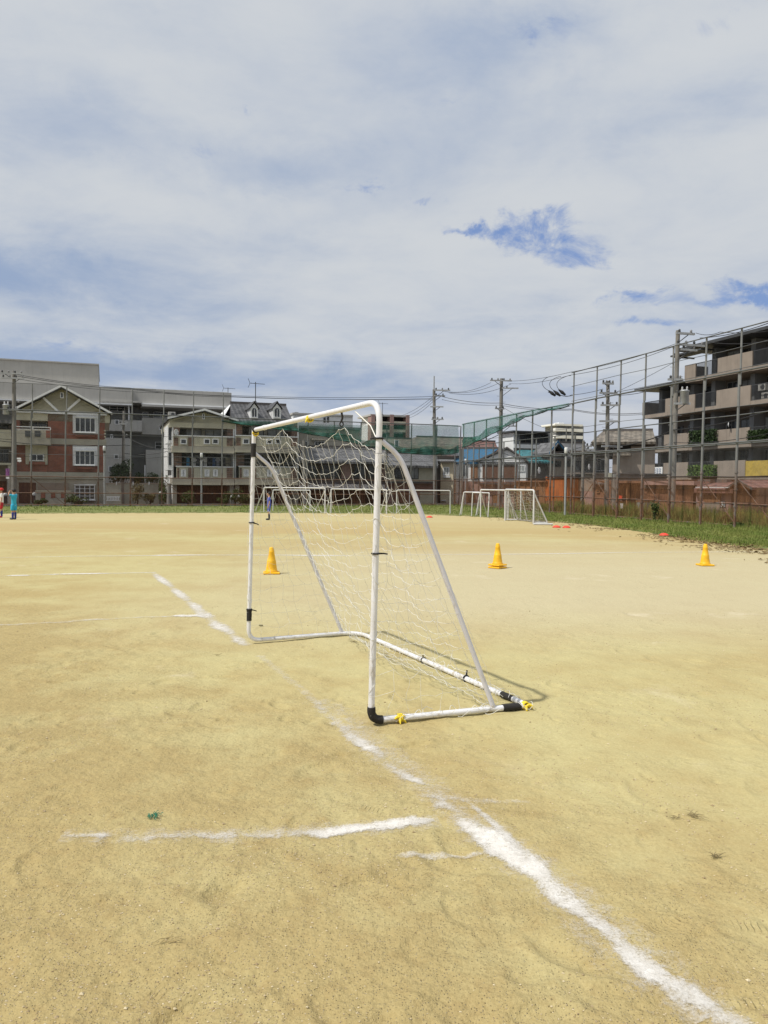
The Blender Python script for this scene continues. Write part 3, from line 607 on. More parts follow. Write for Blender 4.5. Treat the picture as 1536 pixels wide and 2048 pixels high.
for k in range(62000):
    i = min(len(pair)-2, int((r.random()**.75)*(len(pair)-1))); t_ = r.random(); s = r.random()
    q = pair[i][0].lerp(pair[i+1][0], t_); hb = pair[i][1].lerp(pair[i+1][1], t_); p = q.lerp(hb, s)
    nn = float(vnoise(np.array(p.x), np.array(p.y), 1.3, 5))
    if s < .22 and r.random() > (s/.22)**1.1*nn*2.4: continue
    hgt = r.uniform(.02, .05)*(1+1.6*nn)*(1+1.6*max(0, s-.72)/.28); a = r.uniform(0, 6.28); w_ = r.uniform(.008, .02); b0 = len(V_)
    V_ += [(p.x-w_*math.cos(a), p.y-w_*math.sin(a), 0), (p.x+w_*math.cos(a), p.y+w_*math.sin(a), 0), (p.x+r.uniform(-.04, .04), p.y+r.uniform(-.04, .04), hgt)]; F_.append((b0, b0+1, b0+2))
mb = MB(); mb.v, mb.f = V_, F_; tag(mb.build('grass', mg), kind='stuff')
# dry leaf litter and dead grass scattered at the edge of the turf
V_, F_ = [], []
for k in range(5200):
    i = r.integers(9, len(pair)-2); t_ = r.random(); q = pair[i][0].lerp(pair[i+1][0], t_); hb = pair[i][1].lerp(pair[i+1][1], t_)
    s = r.normal(.02, .13)
    if i < 12 and r.random() < .55: continue
    p = q.lerp(hb, s)+Vector((r.normal(0, .25), r.normal(0, .25)))
    if vnoise(np.array(p.x), np.array(p.y), .9, 6) < .42: continue
    L = r.uniform(.02, .07); a = r.uniform(0, 6.28); w_ = L*.3; b0 = len(V_); z = r.uniform(.006, .03)
    V_ += [(p.x-L*math.cos(a), p.y-L*math.sin(a), .005), (p.x+w_*math.sin(a), p.y-w_*math.cos(a), z), (p.x+L*math.cos(a), p.y+L*math.sin(a), z*.6), (p.x-w_*math.sin(a), p.y+w_*math.cos(a), .005)]; F_.append((b0, b0+1, b0+2, b0+3))
mb = MB(); mb.v, mb.f = V_, F_; tag(mb.build('leaf_litter', foliage_mat('litter', (.12, .075, .03), (.30, .22, .10))), kind='stuff')

# ================================================================== NEAR GOAL
def plane_hit(px, py, P, d_):
    n = Vector((-d_.y, d_.x)).normalized(); r_ = pxray(px, py); k = (Vector((P.x, P.y)).dot(n))/(r_.x*n.x+r_.y*n.y); return CAM+r_*k
RB = ground(742, 1441, .022); LB = ground(497, 1281, .022); RRc = ground(1056, 1411, .022); RLc = ground(716, 1264, .022)
RT = atD(760, 802, RB.y); LT = atD(508, 860, LB.y); gr0 = RB.copy()
goal = thing('soccer_goal', 'large white tube soccer goal with torn white net in the middle of the sand field', 'soccer goal', (RB.x, RB.y, 0))
def gp(p): return Vector(p)-Vector((RB.x, RB.y, 0))
TR = .0192
xb = (RT-LT).normalized()
mb = MB(); mb.tube(round_path([gp(LT+xb*.04), gp(RT), gp(RB), gp(RRc), gp(RLc)], [.15, .13, .10, .16], 8)[:9]+[], TR, 14)
def bez(a, b_, c_, rad, n=8): return round_path([a, b_, c_], rad, n)
# crossbar with its rounded corner, right post, left post, ground bars: separate lengths of tube
mb = MB(); up_r = (RB-RT).normalized(); j1 = RT+up_r*.32
mb.tube([gp(p) for p in bez(LT+xb*.055, RT, j1, .15, 10)], TR, 16); mb.tube([gp(LT+xb*.30), gp(LT+xb*.36)], TR*1.16, 16); mb.build('crossbar', 'white_tube', goal, True)
rd = (RRc-RB).normalized(); mb = MB()
mb.tube([gp(p) for p in bez(j1+up_r*.003, RB, RB+rd*.22, .075, 10)], TR*1.06, 16); mb.build('post', 'white_tube', goal, True)
upl = (LB-LT).normalized(); ld = (RLc-LB).normalized(); mb = MB()
mb.tube([gp(p) for p in bez(LT+upl*.0+xb*.0, LB, LB+ld*.25, .11, 10)], TR, 16)
mb.build('post', 'white_tube', goal, True)
mb = MB(); mb.tube([gp(p) for p in bez(RB+rd*.223, RRc, RRc+(RLc-RRc).normalized()*.45, .09, 10)], TR, 16); mb.build('ground_bar', 'white_tube', goal, True)
bk = (RLc-RRc).normalized(); mb = MB(); mb.tube([gp(p) for p in bez(RRc+bk*.453, RLc, LB+ld*.253, .22, 12)], TR, 16)
for s in (.9, 1.5, 2.1): p = RRc+bk*s; mb.tube([gp(p), gp(p+bk*.03)], TR*1.14, 14)
mb.build('ground_bar', 'white_tube', goal, True)
def strut(P, dvec, pts):
    q = [plane_hit(a, b_, P, dvec) for a, b_ in pts]; q[-1].z = .03; return q
sR = strut(RB, rd, [(763, 882), (800, 912), (987, 1412)]); sL = strut(LB, ld, [(509, 906), (543, 934), (684, 1269)])
for q in (sR, sL):
    mb = MB(); pth = bez(q[0], q[1], q[2], .09, 10); mb.tube([gp(p) for p in pth], TR*.86, 14); mb.build('rear_strut', 'grey_tube' if q is sR else 'grey_tube', goal, True)
def sleeve(p, q, r_=TR*1.28, name='foam_sleeve', m='black'):
    mb = MB(); n = 6; pts = [Vector(p).lerp(Vector(q), i/n) for i in range(n+1)]; mb.tube([gp(a) for a in pts], [r_*(1+.05*math.sin(i*2.3)) for i in range(n+1)], 12); return mb.build(name, m, goal, True)
def onpost(top, bot, py):
    lo, hi = 0.0, 1.0
    for _ in range(30):
        m_ = (lo+hi)/2; p = top.lerp(bot, m_); l = CR.transposed() @ (p-CAM); y = PH/2-l.y/(-l.z)*F
        if y < py: lo = m_
        else: hi = m_
    return top.lerp(bot, lo)
sleeve(onpost(LT, LB, 887), onpost(LT, LB, 914)); sleeve(onpost(LT, LB, 1217), onpost(LT, LB, 1241))
mb = MB(); pth = bez(RB-up_r*.085, RB, RB+rd*.075, .072, 8); mb.tube([gp(p) for p in pth], [TR*1.42 if i % 3 else TR*1.36 for i in range(len(pth))], 12); mb.build('foam_sleeve', 'black', goal, True)
sleeve(RRc-rd*.19, RRc-rd*.06, TR*1.25); q0 = RRc+bk*.17; q1 = RRc+bk*.30; sleeve(q0, q1, TR*1.2)
def strap(p, dirv, L=.05, r_=.006, along=None):
    mb = MB(); ax = (along or Vector((0, 0, 1))).normalized(); o_ = ax.orthogonal().normalized(); b2 = ax.cross(o_)
    ring = [gp(p)+(o_*math.cos(a)+b2*math.sin(a))*TR*1.25 for a in np.linspace(0, 2*math.pi, 15)[:-1]]
    mb.tube(ring, r_, 6, closed=True); e = gp(p)+dirv.normalized()*TR; mb.tube([e, e+dirv.normalized()*L*.6, e+dirv.normalized()*L+Vector((0, 0, -.004))], [r_, r_*.9, r_*.8], 6); mb.build('strap', 'black', goal, True)
strap(onpost(RT, RB, 1107), Vector((1, .1, 0)), .055); strap(onpost(LT, LB, 1045), Vector((1, 0, -.25)), .05); strap(onpost(RT, RB, 877), Vector((-1, 0, .0)), .035, .007)
strap(onpost(LT, LB, 1219), Vector((1, 0, -.15)), .05)
strap(RRc+bk*.78, Vector((.1, 0, 1)), .05, .007, bk); strap(RRc+bk*1.45, Vector((-.1, 0, 1)), .03, .006, bk)
strap(LT+xb*.05, Vector((-.2, 0, 1)), .02, .009, xb)
# hanging hook and the yellow cloth knots
hk = LT.lerp(RT, .775); mb = MB()
mb.tube([gp(hk+Vector((0, 0, -TR))), gp(hk+Vector((.006, 0, -.055))), gp(hk+Vector((-.004, 0, -.085)))], .0075, 8)
mb.tube([gp(hk+Vector((.012*math.cos(a), 0, -.098+.016*math.sin(a)))) for a in np.linspace(0, 6.28, 11)[:-1]], .0045, 6, closed=True); mb.build('hook', 'black', goal, True)
def knot(p, seed, s=1.0, ax=None):
    r_ = random.Random(seed); mb = MB(); ax = (ax or Vector((1, 0, 0))).normalized(); o_ = ax.orthogonal().normalized(); b2 = ax.cross(o_)
    for k in range(3): mb.tube([gp(p+ax*(k-1)*.011)+(o_*math.cos(a)+b2*math.sin(a))*TR*1.22 for a in np.linspace(0, 2*math.pi, 13)[:-1]], .0065, 6, closed=True)
    for k in range(5):
        a = r_.uniform(0, 6.28); d_ = Vector((math.cos(a), math.sin(a)*.5, r_.uniform(-.5, .5)))*s
        q = gp(p)+Vector((0, -.02, 0)); mb.tube([q, q+d_*.03+Vector((0, 0, .006)), q+d_*.055+Vector((0, 0, -.012))], [.007, .010, .004], 6)
    return mb.build('cloth_tie', 'yellow_cloth', goal, True)
knot(RB+rd*.19, 1, 1.0, rd); knot(RRc+Vector((.0, 0, 0))-rd*.0-Vector((.02, 0, 0)), 4, 1.0, bk); knot(LT.lerp(RT, .545)+Vector((0, 0, -.012)), 3, .8, xb); knot(LT+Vector((.015, -.01, -.03)), 5, .6, xb)
# ---- net: knotted cord grid, slack and pulled up only where it is clipped
r = np.random.default_rng(5)
def curve_at(pts, s):
    L = [0]
    for a, b_ in zip(pts[:-1], pts[1:]): L.append(L[-1]+(b_-a).length)
    x = s*L[-1]
    for i in range(len(L)-1):
        if x <= L[i+1] or i == len(L)-2: return pts[i].lerp(pts[i+1], (x-L[i])/(L[i+1]-L[i]))
NU, NW = 25, 21
EL = [LT+Vector((.02, 0, -.03)), sL[1]+Vector((.02, 0, 0)), sL[2]+Vector((.03, .0, .0))]; ER = [RT+Vector((0, 0, -.06)), sR[1]+Vector((0, .02, 0)), sR[2]+bk*.06]
clips = [0, .29, .775, 1.0]; deps = [.075, .15, .0]
def swag(u):
    for i in range(3):
        if u <= clips[i+1]+1e-6:
            t_ = (u-clips[i])/(clips[i+1]-clips[i])
            if i == 2: return .05+.20*t_+.03*math.sin(math.pi*t_)
            return 4*t_*(1-t_)*deps[i]+(.05*t_ if i == 1 else 0)
    return .25
SUB = 3
def netpos(u, w_):
    a, b_ = curve_at(EL, w_), curve_at(ER, w_); p = a.lerp(b_, u)
    edge = math.sin(math.pi*min(max(u, 0), 1))
    dn = swag(u)*(1-w_)**.8*1.0*(1 if w_ < .999 else 0)
    belly = .17*math.sin(math.pi*w_)*edge**.6
    p = p+Vector((0, 0, -dn-belly*.75)); p -= (ld*.6+rd*.4)*belly*.55
    lo = max(0, (w_-.82)/.18); p -= rd*(.16*math.sin(lo*math.pi)*edge); return p
G = [[None]*(NU*1) for _ in range(NW)]
jit = r.normal(size=(NW, NU, 3))*.0060; jit = jit+(np.cumsum(r.normal(size=(NW, NU, 3))*.0018, axis=0))
mb = MB()
for i in range(NW):
    for j in range(NU):
        u, w_ = j/(NU-1), i/(NW-1); e = 0.0 if (i in (0,)) else 1.0
        k = (.35 if j in (0, NU-1) else 1.0)*(1+.9*w_)
        p = netpos(u, w_)+Vector(jit[i, j])*k*e; p.z = max(p.z, .012 if w_ < .93 else .02+.02*abs(math.sin(j*1.7))); G[i][j] = p
def strand(a, b_, sl, rad=.0018):
    m1 = a.lerp(b_, .33)+Vector((r.normal(0, .003), r.normal(0, .003), -sl+r.normal(0, .003))); m2 = a.lerp(b_, .67)+Vector((r.normal(0, .003), r.normal(0, .003), -sl+r.normal(0, .003)))
    return [m1, m2]
def cordnet(G, rad, rows=range(0, 10**6)):
    n, m_ = len(G), len(G[0])
    for i in range(n):
        pts = [G[i][0]]
        for j in range(m_-1): pts += strand(G[i][j], G[i][j+1], .008)+[G[i][j+1]]
        for q in pts: q.z = max(q.z, .008)
        mb.tube([gp(q) for q in pts], rad, 4)
    for j in range(m_):
        pts = [G[0][j]]
        for i in range(n-1): pts += strand(G[i][j], G[i+1][j], .001)+[G[i+1][j]]
        for q in pts: q.z = max(q.z, .008)
        mb.tube([gp(q) for q in pts], rad, 4)
cordnet(G, .0014)
for (P0, P1, st, seed) in ((RT, RB, sR, 1), (LT, LB, sL, 2)):
    q = []; NA, NH = 8, 15
    dd = rd if st is sR else ld
    for i in range(NH):
        h_ = i/(NH-1); a = P0.lerp(P1, .14+.84*h_)
        b_ = curve_at([st[0], st[1], st[2]+dd*.05], .02+.96*h_); row = []
        for j in range(NA):
            s = j/(NA-1); k = 1.0 if 0 < j < NA-1 else .3
            p = a.lerp(b_, s)+Vector(r.normal(size=3)*.017*k)+Vector((0, 0, -.06*math.sin(math.pi*s)*(1-h_*.5))); p += Vector((-.02, -.03, 0)) if j == 0 else Vector((0, 0, 0)); p.z = max(p.z, .012); row.append(p)
        q.append(row)
    cordnet(q, .0011)
# cord pulled from the crossbar to the strap, wraps round the posts, loose loops on the bars
mb.tube([gp(LT.lerp(RT, .86)+Vector((0, 0, -.03))), gp(LT.lerp(RT, .95)+Vector((0, .03, -.14))), gp(onpost(RT, RB, 874)+Vector((-.02, 0, 0)))], .0035, 6)
for s in np.linspace(.38, .9, 4):
    c0 = RT.lerp(RB, s); mb.tube([gp(c0)+Vector((math.cos(a)*(TR*1.18), math.sin(a)*TR*1.18, .035*math.sin(a+s*9))) for a in np.linspace(0, 6.28, 13)[:-1]], .0019, 4, closed=True)
for s in np.linspace(.3, .8, 3):
    c0 = LT.lerp(LB, s); mb.tube([gp(c0)+Vector((math.cos(a)*(TR*1.18), math.sin(a)*TR*1.18, .04*math.sin(a+s*7))) for a in np.linspace(0, 6.28, 13)[:-1]], .0019, 4, closed=True)
for k in range(34):
    s = r.random(); c0 = (RRc+bk*(2.6*s)) if k % 3 else RB+rd*(.15+.95*s); rad = r.uniform(.02, .07); a0 = r.uniform(0, 6); z0 = r.uniform(.01, .05)
    mb.tube([gp(c0)+Vector((math.cos(a+a0)*rad, math.sin(a+a0)*rad*.8-.01, z0+.02*math.sin(2*a)-.02+.0)) for a in np.linspace(0, r.uniform(3, 6.1), 10)], .0017, 4)
for s in np.linspace(.03, .97, 12):      # long slack cords down the left post
    pass
mb.build('net', 'cord', goal, True)

# ================================================================== CONES
def cone(px, py, h, layers, rz, label, group='yellow training cones across the field'):
    g = ground(px, py); out = []
    for k in range(layers):
        t_ = thing('traffic_cone', label[k], 'cone', (g.x, g.y, .045*k), rz, group)
        mb = MB(); w_ = h*.31; mb.box(-w_, w_, -w_, w_, .0, .03)
        mb.build('base', 'cone', t_, False, .012)
        mb = MB(); r0, r1 = h*.215, h*.075
        prof = [(r0*1.12, .028), (r0*1.1, .045), (r0, .055)]+[(r0+(r1-r0)*q+(.004 if abs(q-.42) < .02 or abs(q-.8) < .02 else 0), .055+(h-.06)*q) for q in (.1, .25, .40, .42, .44, .6, .78, .8, .82, .95)]+[(r1, h-.01), (r1*.9, h), (r1*.62, h), (r1*.58, h-.03)]
        mb.lathe(prof, 28); mb.build('body', 'cone', t_, True); out.append(t_)
    return out
cone(543, 1147, .435, 1, .15, ['yellow cone nearest the left post of the big goal, standing alone'])
cone(995, 1136, .40, 2, .78, ['lower yellow cone of the stacked pair right of the big goal', 'upper yellow cone nested on top of the stacked pair'])
cone(1410, 1131, .41, 1, .1, ['yellow cone standing alone at the far right near the grass'])
# ================================================================== SMALL THINGS ON THE GROUND
for px, py, lb in ((1328, 1071, 'red marker disc lying in the grass verge, nearest of the discs'), (1133, 1055.5, 'red marker disc on the sand just right of the netted goal'), (1113, 1055, 'red marker disc beside the corner of the netted goal'), (859, 1035, 'tiny red marker disc far away at the grass edge')):
    g = ground(px, py); mb = MB(); mb.lathe([(.15, .006), (.14, .02), (.09, .06), (.05, .075), (.035, .075), (.03, .06)], 20); o = mb.build('marker_disc', 'red_plastic', None, True); o.location = (g.x, g.y, .0); tag(o, lb, 'marker disc', 'red marker discs')
M['dead_weed'] = mat('dead_weed', (.25, .20, .10), .9, 0, .3, 40)
def twig(px, py, n, L, m, label, cat, name, seed, rz=0.0, up=.25, gpn=None):
    up *= .45; L *= 1.25
    g = ground(px, py); r_ = random.Random(seed); mb = MB()
    for k in range(n):
        a = rz+r_.uniform(-1.3, 1.3)+(math.pi if r_.random() < .4 else 0); l = L*r_.uniform(.4, 1); s = Vector((r_.uniform(-.35, .35)*L, r_.uniform(-.2, .2)*L, .004)); e = s+Vector((math.cos(a)*l, math.sin(a)*l*.8, l*up*r_.uniform(.2, 1.2)+.004))
        mb.tube([s, (s+e)/2+Vector((0, 0, l*.12)), e], [.0018, .0014, .0006], 5)
    o = mb.build(name, m); z = float(gh(g.x, g.y)); o.location = (g.x, g.y, z+.002); tag(o, label, cat, gpn)
twig(1388, 1632, 12, .062, 'dead_weed', 'uprooted brown grass runner lying on the sand at the right', 'dry grass', 'dead_grass', 1, 0, .15, 'dead grass scraps')
twig(1352, 1634, 7, .032, 'dead_weed', 'short dry scrap left of the brown grass runner', 'dry grass', 'dead_grass', 2, 0, .3, 'dead grass scraps')
twig(1432, 1715, 12, .034, 'dead_weed', 'small dark tuft of dry grass on the sand, nearest the camera', 'dry grass', 'dead_grass', 3, 0, .5, 'dead grass scraps')
twig(708, 1285, 9, .06, 'dead_weed', 'flat dry weed beside the back corner of the big goal', 'dry grass', 'dead_grass', 4, 0, .15, 'dead grass scraps')
twig(434, 1312, 5, .04, 'dead_weed', 'small upright weed near the chalk line left of the goal', 'dry grass', 'dead_grass', 5, 0, .7, 'dead grass scraps')
twig(330, 1882, 4, .06, 'straw', 'pale straw lying in the gravelly foreground', 'dry grass', 'dead_grass', 6, 0, .05, 'dead grass scraps')
g = ground(306, 1636); mb = MB(); r_ = random.Random(4)
for k in range(34):
    a = r_.uniform(0, 6.28); s = Vector((r_.gauss(0, .013), r_.gauss(0, .011), r_.uniform(.001, .012))); e = s+Vector((math.cos(a)*.012, math.sin(a)*.012, r_.uniform(-.006, .012))); mb.tube([s, (s+e)/2+Vector((0, 0, .006)), e], .0016, 4)
gn = mat('green_fibre', (.015, .20, .12), .6); o = mb.build('net_scrap', gn); o.location = (g.x, g.y, float(gh(g.x, g.y))+.002); tag(o, 'small frayed scrap of green netting on the sand at lower left', 'net scrap')
g = ground(521, 1252); mb = MB(); mb.ball((0, 0, .008), .014, 7, 5, (1.4, 1, .6)); mb.ball((.018, .005, .006), .008, 6, 4); o = mb.build('clod', 'leaf_brown'); o.location = (g.x, g.y, 0); tag(o, 'small dark clod of earth inside the big goal', 'clod')
# ================================================================== FAR GOALS
def far_goal(label, L, Rr, top, back=(0.15, .9), r_=.03, corner=.06, spread=0.0, net=False, legs=True, rear_bar=True, sh=0.0, grp='small white goals along the fence', topR=None):
    a = ground(*L); b_ = ground(*Rr); h = atD(L[0], top, a.y).z; t_ = thing('soccer_goal', label, 'soccer goal', (a.x, a.y, 0), 0, grp)
    o_ = Vector((a.x, a.y, 0)); d_ = (b_-a).normalized(); bk_ = Vector((back[0], back[1], 0)); A = Vector((0, 0, 0)); B = b_-o_
    At, Bt = A+d_*(spread+sh)+Vector((0, 0, h)), B-d_*(spread-sh)+Vector((0, 0, h if topR is None else atD(Rr[0], topR, b_.y).z))
    mb = MB(); mb.tube([At+d_*corner, Bt-d_*corner], r_, 8); mb.build('crossbar', 'far_white', t_, True)
    for p, q, s in ((A, At, 1), (B, Bt, -1)):
        mb = MB(); mb.tube(bez(p, q, q+d_*s*corner*1.01, corner, 5), r_, 8); mb.build('post', 'far_white', t_, True)
    for p, q, s in ((A, At, 1), (B, Bt, -1)):
        if legs:
            mb = MB(); k = q-Vector((0, 0, h*.08)); mb.tube([k, p+bk_+Vector((0, 0, r_))], r_*.8, 8); mb.build('rear_strut', 'far_white', t_, True)
        if net: mb = MB(); mb.tube([p+Vector((0, 0, r_)), p+bk_+Vector((0, 0, r_))], r_*.8, 8); mb.build('ground_bar', 'far_white', t_, True)
    if net:
        mb = MB(); mb.tube([A+bk_+Vector((0, 0, r_)), B+bk_+Vector((0, 0, r_))], r_*.8, 8); mb.build('ground_bar', 'far_white', t_, True)
    if net:
        mb = MB(); r2 = np.random.default_rng(8); nU, nW = 20, 14; G = []
        for i in range(nW):
            w_ = i/(nW-1); row = []
            for j in range(nU):
                u = j/(nU-1); p = At.lerp(Bt, u).lerp((A+bk_).lerp(B+bk_, u), w_)+Vector(r2.normal(size=3)*.02)+Vector((0, 0, -.12*math.sin(math.pi*w_)-.08*abs(math.sin(u*9))*(1-w_))); p.z = max(.02, p.z); row.append(p)
            G.append(row)
        for i in range(nW): mb.tube(G[i], .007, 4)
        for j in range(nU): mb.tube([G[i][j] for i in range(nW)], .007, 4)
        for (p, q) in ((A, At), (B, Bt)):
            for i in range(9):
                w_ = i/9; mb.tube([p.lerp(q, w_), (p+bk_).lerp(q, w_)+Vector((0, 0, -.02))], .007, 4)
            for j in range(6): s = j/6; e = p+bk_*s; mb.tube([e, q.lerp(p+bk_, s)], .007, 4)
        mb.build('net', M['cordfar'], t_)
    return t_
M['cordfar'] = mat('cord_weathered', (.34, .32, .25), .8)
far_goal('white goal frame at the left end of the far row, behind the boy in blue', (528, 1024), (650, 1027), 975, (-.6, 1.0))
far_goal('low white goal frame tucked behind the leftmost far goal', (546, 1022), (620, 1023), 980, (-.35, .6), .026)
far_goal('white goal frame in the far row, seen between the near posts', (662, 1026), (773, 1028), 978, (-.3, .8))
far_goal('white goal frame in the far row just right of the near goal', (793, 1026), (900, 1028), 980, (.1, .7), .022)
far_goal('small white goal with leaning legs on the grass, leftmost of the right hand group', (920, 1031), (952, 1032), 984, (.1, .25), .026, .05, 0, sh=.19, rear_bar=False)
far_goal('small white goal with leaning legs, second of the right hand group', (943, 1032), (976, 1034.5), 985, (.05, .3), .026, .05, 0, sh=.08, rear_bar=False)
far_goal('square white goal frame half hidden behind the netted goal', (961, 1034.5), (1012, 1038), 979.5, (.42, .9), .03, .03)
far_goal('narrow white goal frame standing inside the netted goal', (1016, 1039.5), (1041, 1041), 980, (.30, .12), .028, .03)
far_goal('far white goal still carrying its ragged net, at the right end of the row', (1010, 1041), (1067, 1047.5), 979, (.56, .12), .036, .1, 0, True)
g = ground(1100, 1050); mb = MB(); mb.tube([(-.62, 0, .03), (0, 0, .03), (.1, .03, .03)], .035, 8); o = mb.build('loose_bar', 'far_white', None, True); o.location = (g.x, g.y, 0); tag(o, 'white tube lying on the sand at the foot of the netted goal', 'pipe')
# ================================================================== FENCES
def fence(name, label, side, us, tops, rail_z, mesh_z, mats=('post', 'rail'), v=0.0, thick=.035, jog=True, seed=0, verts_rust=True, brace=(), cat='fence', link=('link', 'link_rust'), thin_z=()):
    a = A_BACK if side == 'back' else A_RIGHT; P = P_BACK if side == 'back' else P_RIGHT; q = P+Vector((-math.sin(a), math.cos(a)))*v
    t_ = thing(name, label, cat, (q.x, q.y, 0), a); rr = random.Random(seed)
    for u, h in zip(us, tops):
        mb = MB(); lean = rr.uniform(0, .012)+.006; zz = min(h, 5.5)
        mb.tube([(u, 0, 0), (u+lean*zz*.5, 0, zz*.5), (u+lean*zz, 0, zz)], thick, 8)
        if h > zz: mb.tube([(u+lean*zz+.05, 0, zz-.45), (u+lean*h+.05, 0, h)], thick*.78, 8)
        for zc in (1.4, 2.0, .8): mb.tube([(u+lean*zc, 0, zc-.03), (u+lean*zc, 0, zc+.03)], thick*1.5, 8)
        mb.build('post', mats[0], t_, True)
    for (u0, u1, z, rad) in rail_z:
        mb = MB(); n = max(2, int((u1-u0)/2)); mb.tube([(u0+(u1-u0)*i/n, -thick-.02, z+rr.uniform(-.02, .02)) for i in range(n+1)], rad, 6); mb.build('rail', mats[1], t_, True)
    for (u0, u1, z, rad) in thin_z:
        mb = MB(); n = max(2, int((u1-u0)/2)); mb.tube([(u0+(u1-u0)*i/n, -thick-.01, z+rr.uniform(-.03, .02)) for i in range(n+1)], rad, 5); mb.build('wire', 'wire_grey', t_, True)
    for (u0, z0, u1, z1) in brace:
        mb = MB(); mb.tube([(u0, .05, z0), (u1, .05, z1)], .02, 6); mb.build('brace', mats[1], t_, True)
    for (u0, u1, z0, z1, mm) in mesh_z:
        mb = MB(); n = max(1, int((u1-u0)/.9)); r2 = np.random.default_rng(seed+3)
        off = r2.normal(0, .012, n+1)
        for i in range(n):
            x0, x1 = u0+(u1-u0)*i/n, u0+(u1-u0)*(i+1)/n; mb.add([(x0, -.045+off[i], z0), (x1, -.045+off[i+1], z0), (x1, -.045+off[i+1]*.5, z1), (x0, -.045+off[i]*.5, z1)], [(0, 1, 2, 3)])
        mb.build('mesh_panel', mm, t_)
    return t_
def uu(side, px, v=0.0):
    a, P = (A_BACK, P_BACK) if side == 'back' else (A_RIGHT, P_RIGHT); q = line_hit(px, a, P, v)-P; return q.x*math.cos(a)+q.y*math.sin(a)
u62, u384 = uu('back', 62), uu('back', 384); st = (u384-u62)/5
ub = [u62+st*k for k in range(-3, 15)]; ucorner = uu('back', 918)
ub = [u for u in ub if u < ucorner-.3]+[ucorner]; uL = uu('back', 452)
fence('ball_fence', 'tall grey steel ball fence across the back before the houses, its foot rusty', 'back', ub, [7.0 if u < uL else 5.5 for u in ub],
      [(ub[0], ub[6]+1.5, 7.0, .014), (ub[0], ucorner, 5.5, .032), (ub[0], ucorner, 1.72, .028), (ub[0], ucorner, .78, .025), (ub[0], ucorner, .1, .03)],
      [(ub[0], ucorner, .1, 1.72, 'link_brown'), (ub[0], ucorner, 1.72, 5.5, 'link')], thick=.042, seed=1, brace=[(ub[3], 1.7, ub[4], .1), (ub[7], 1.7, ub[8], .1), (ub[11], .1, ub[12], 1.7)], thin_z=[(ub[0], ucorner, 3.0, .012), (ub[0], ucorner, 4.2, .01)])
pr = [925, 946, 971, 1000, 1030, 1062, 1100, 1142, 1187, 1234, 1283, 1338, 1402, 1471, 1545]
ur = [uu('right', p) for p in pr]; ur += [ur[-1]+2*k for k in (1, 2, 3)]; u0, u1, ut = ur[0], ur[-1], ur[7]
fence('ball_fence', 'tall grey steel ball fence along the right side, stepping up to its full height', 'right', ur, [5.5]*7+[7.0]*(len(ur)-7),
      [(ut, u1, 7.0, .022), (u0, u1, 5.5, .032), (u0, u1, 3.05, .03)], [], seed=2, thick=.045, thin_z=[(ut, u1, 6.35, .012), (ut, u1, 5.62, .012), (u0, u1, 4.3, .01)])
pi = [909, 934, 957, 985, 1006, 1038, 1071, 1107, 1148, 1189, 1236, 1286, 1340, 1402, 1471, 1552]
ui = [uu('right', p, .8) for p in pi]; ui += [ui[-1]+2, ui[-1]+4]; w0, w1 = ui[0], ui[-1]
fence('chain_link_fence', 'lower rust-stained chain link fence just behind the tall right fence', 'right', ui, [4.1]*len(ui),
      [(w0, w1, 4.1, .022), (w0, w1, 3.05, .028), (w0, w1, 1.86, .026), (w0, w1, .88, .024), (w0, w1, .06, .035)],
      [(w0, w1, .06, 1.86, 'link_rust'), (w0, w1, 1.86, 3.05, 'link')], v=.8, seed=3, thick=.04, brace=[(ui[k], 1.8, ui[k+1], .1) for k in (6, 9, 11, 13, 14)]+[(ui[8], .1, ui[9], 1.8)])
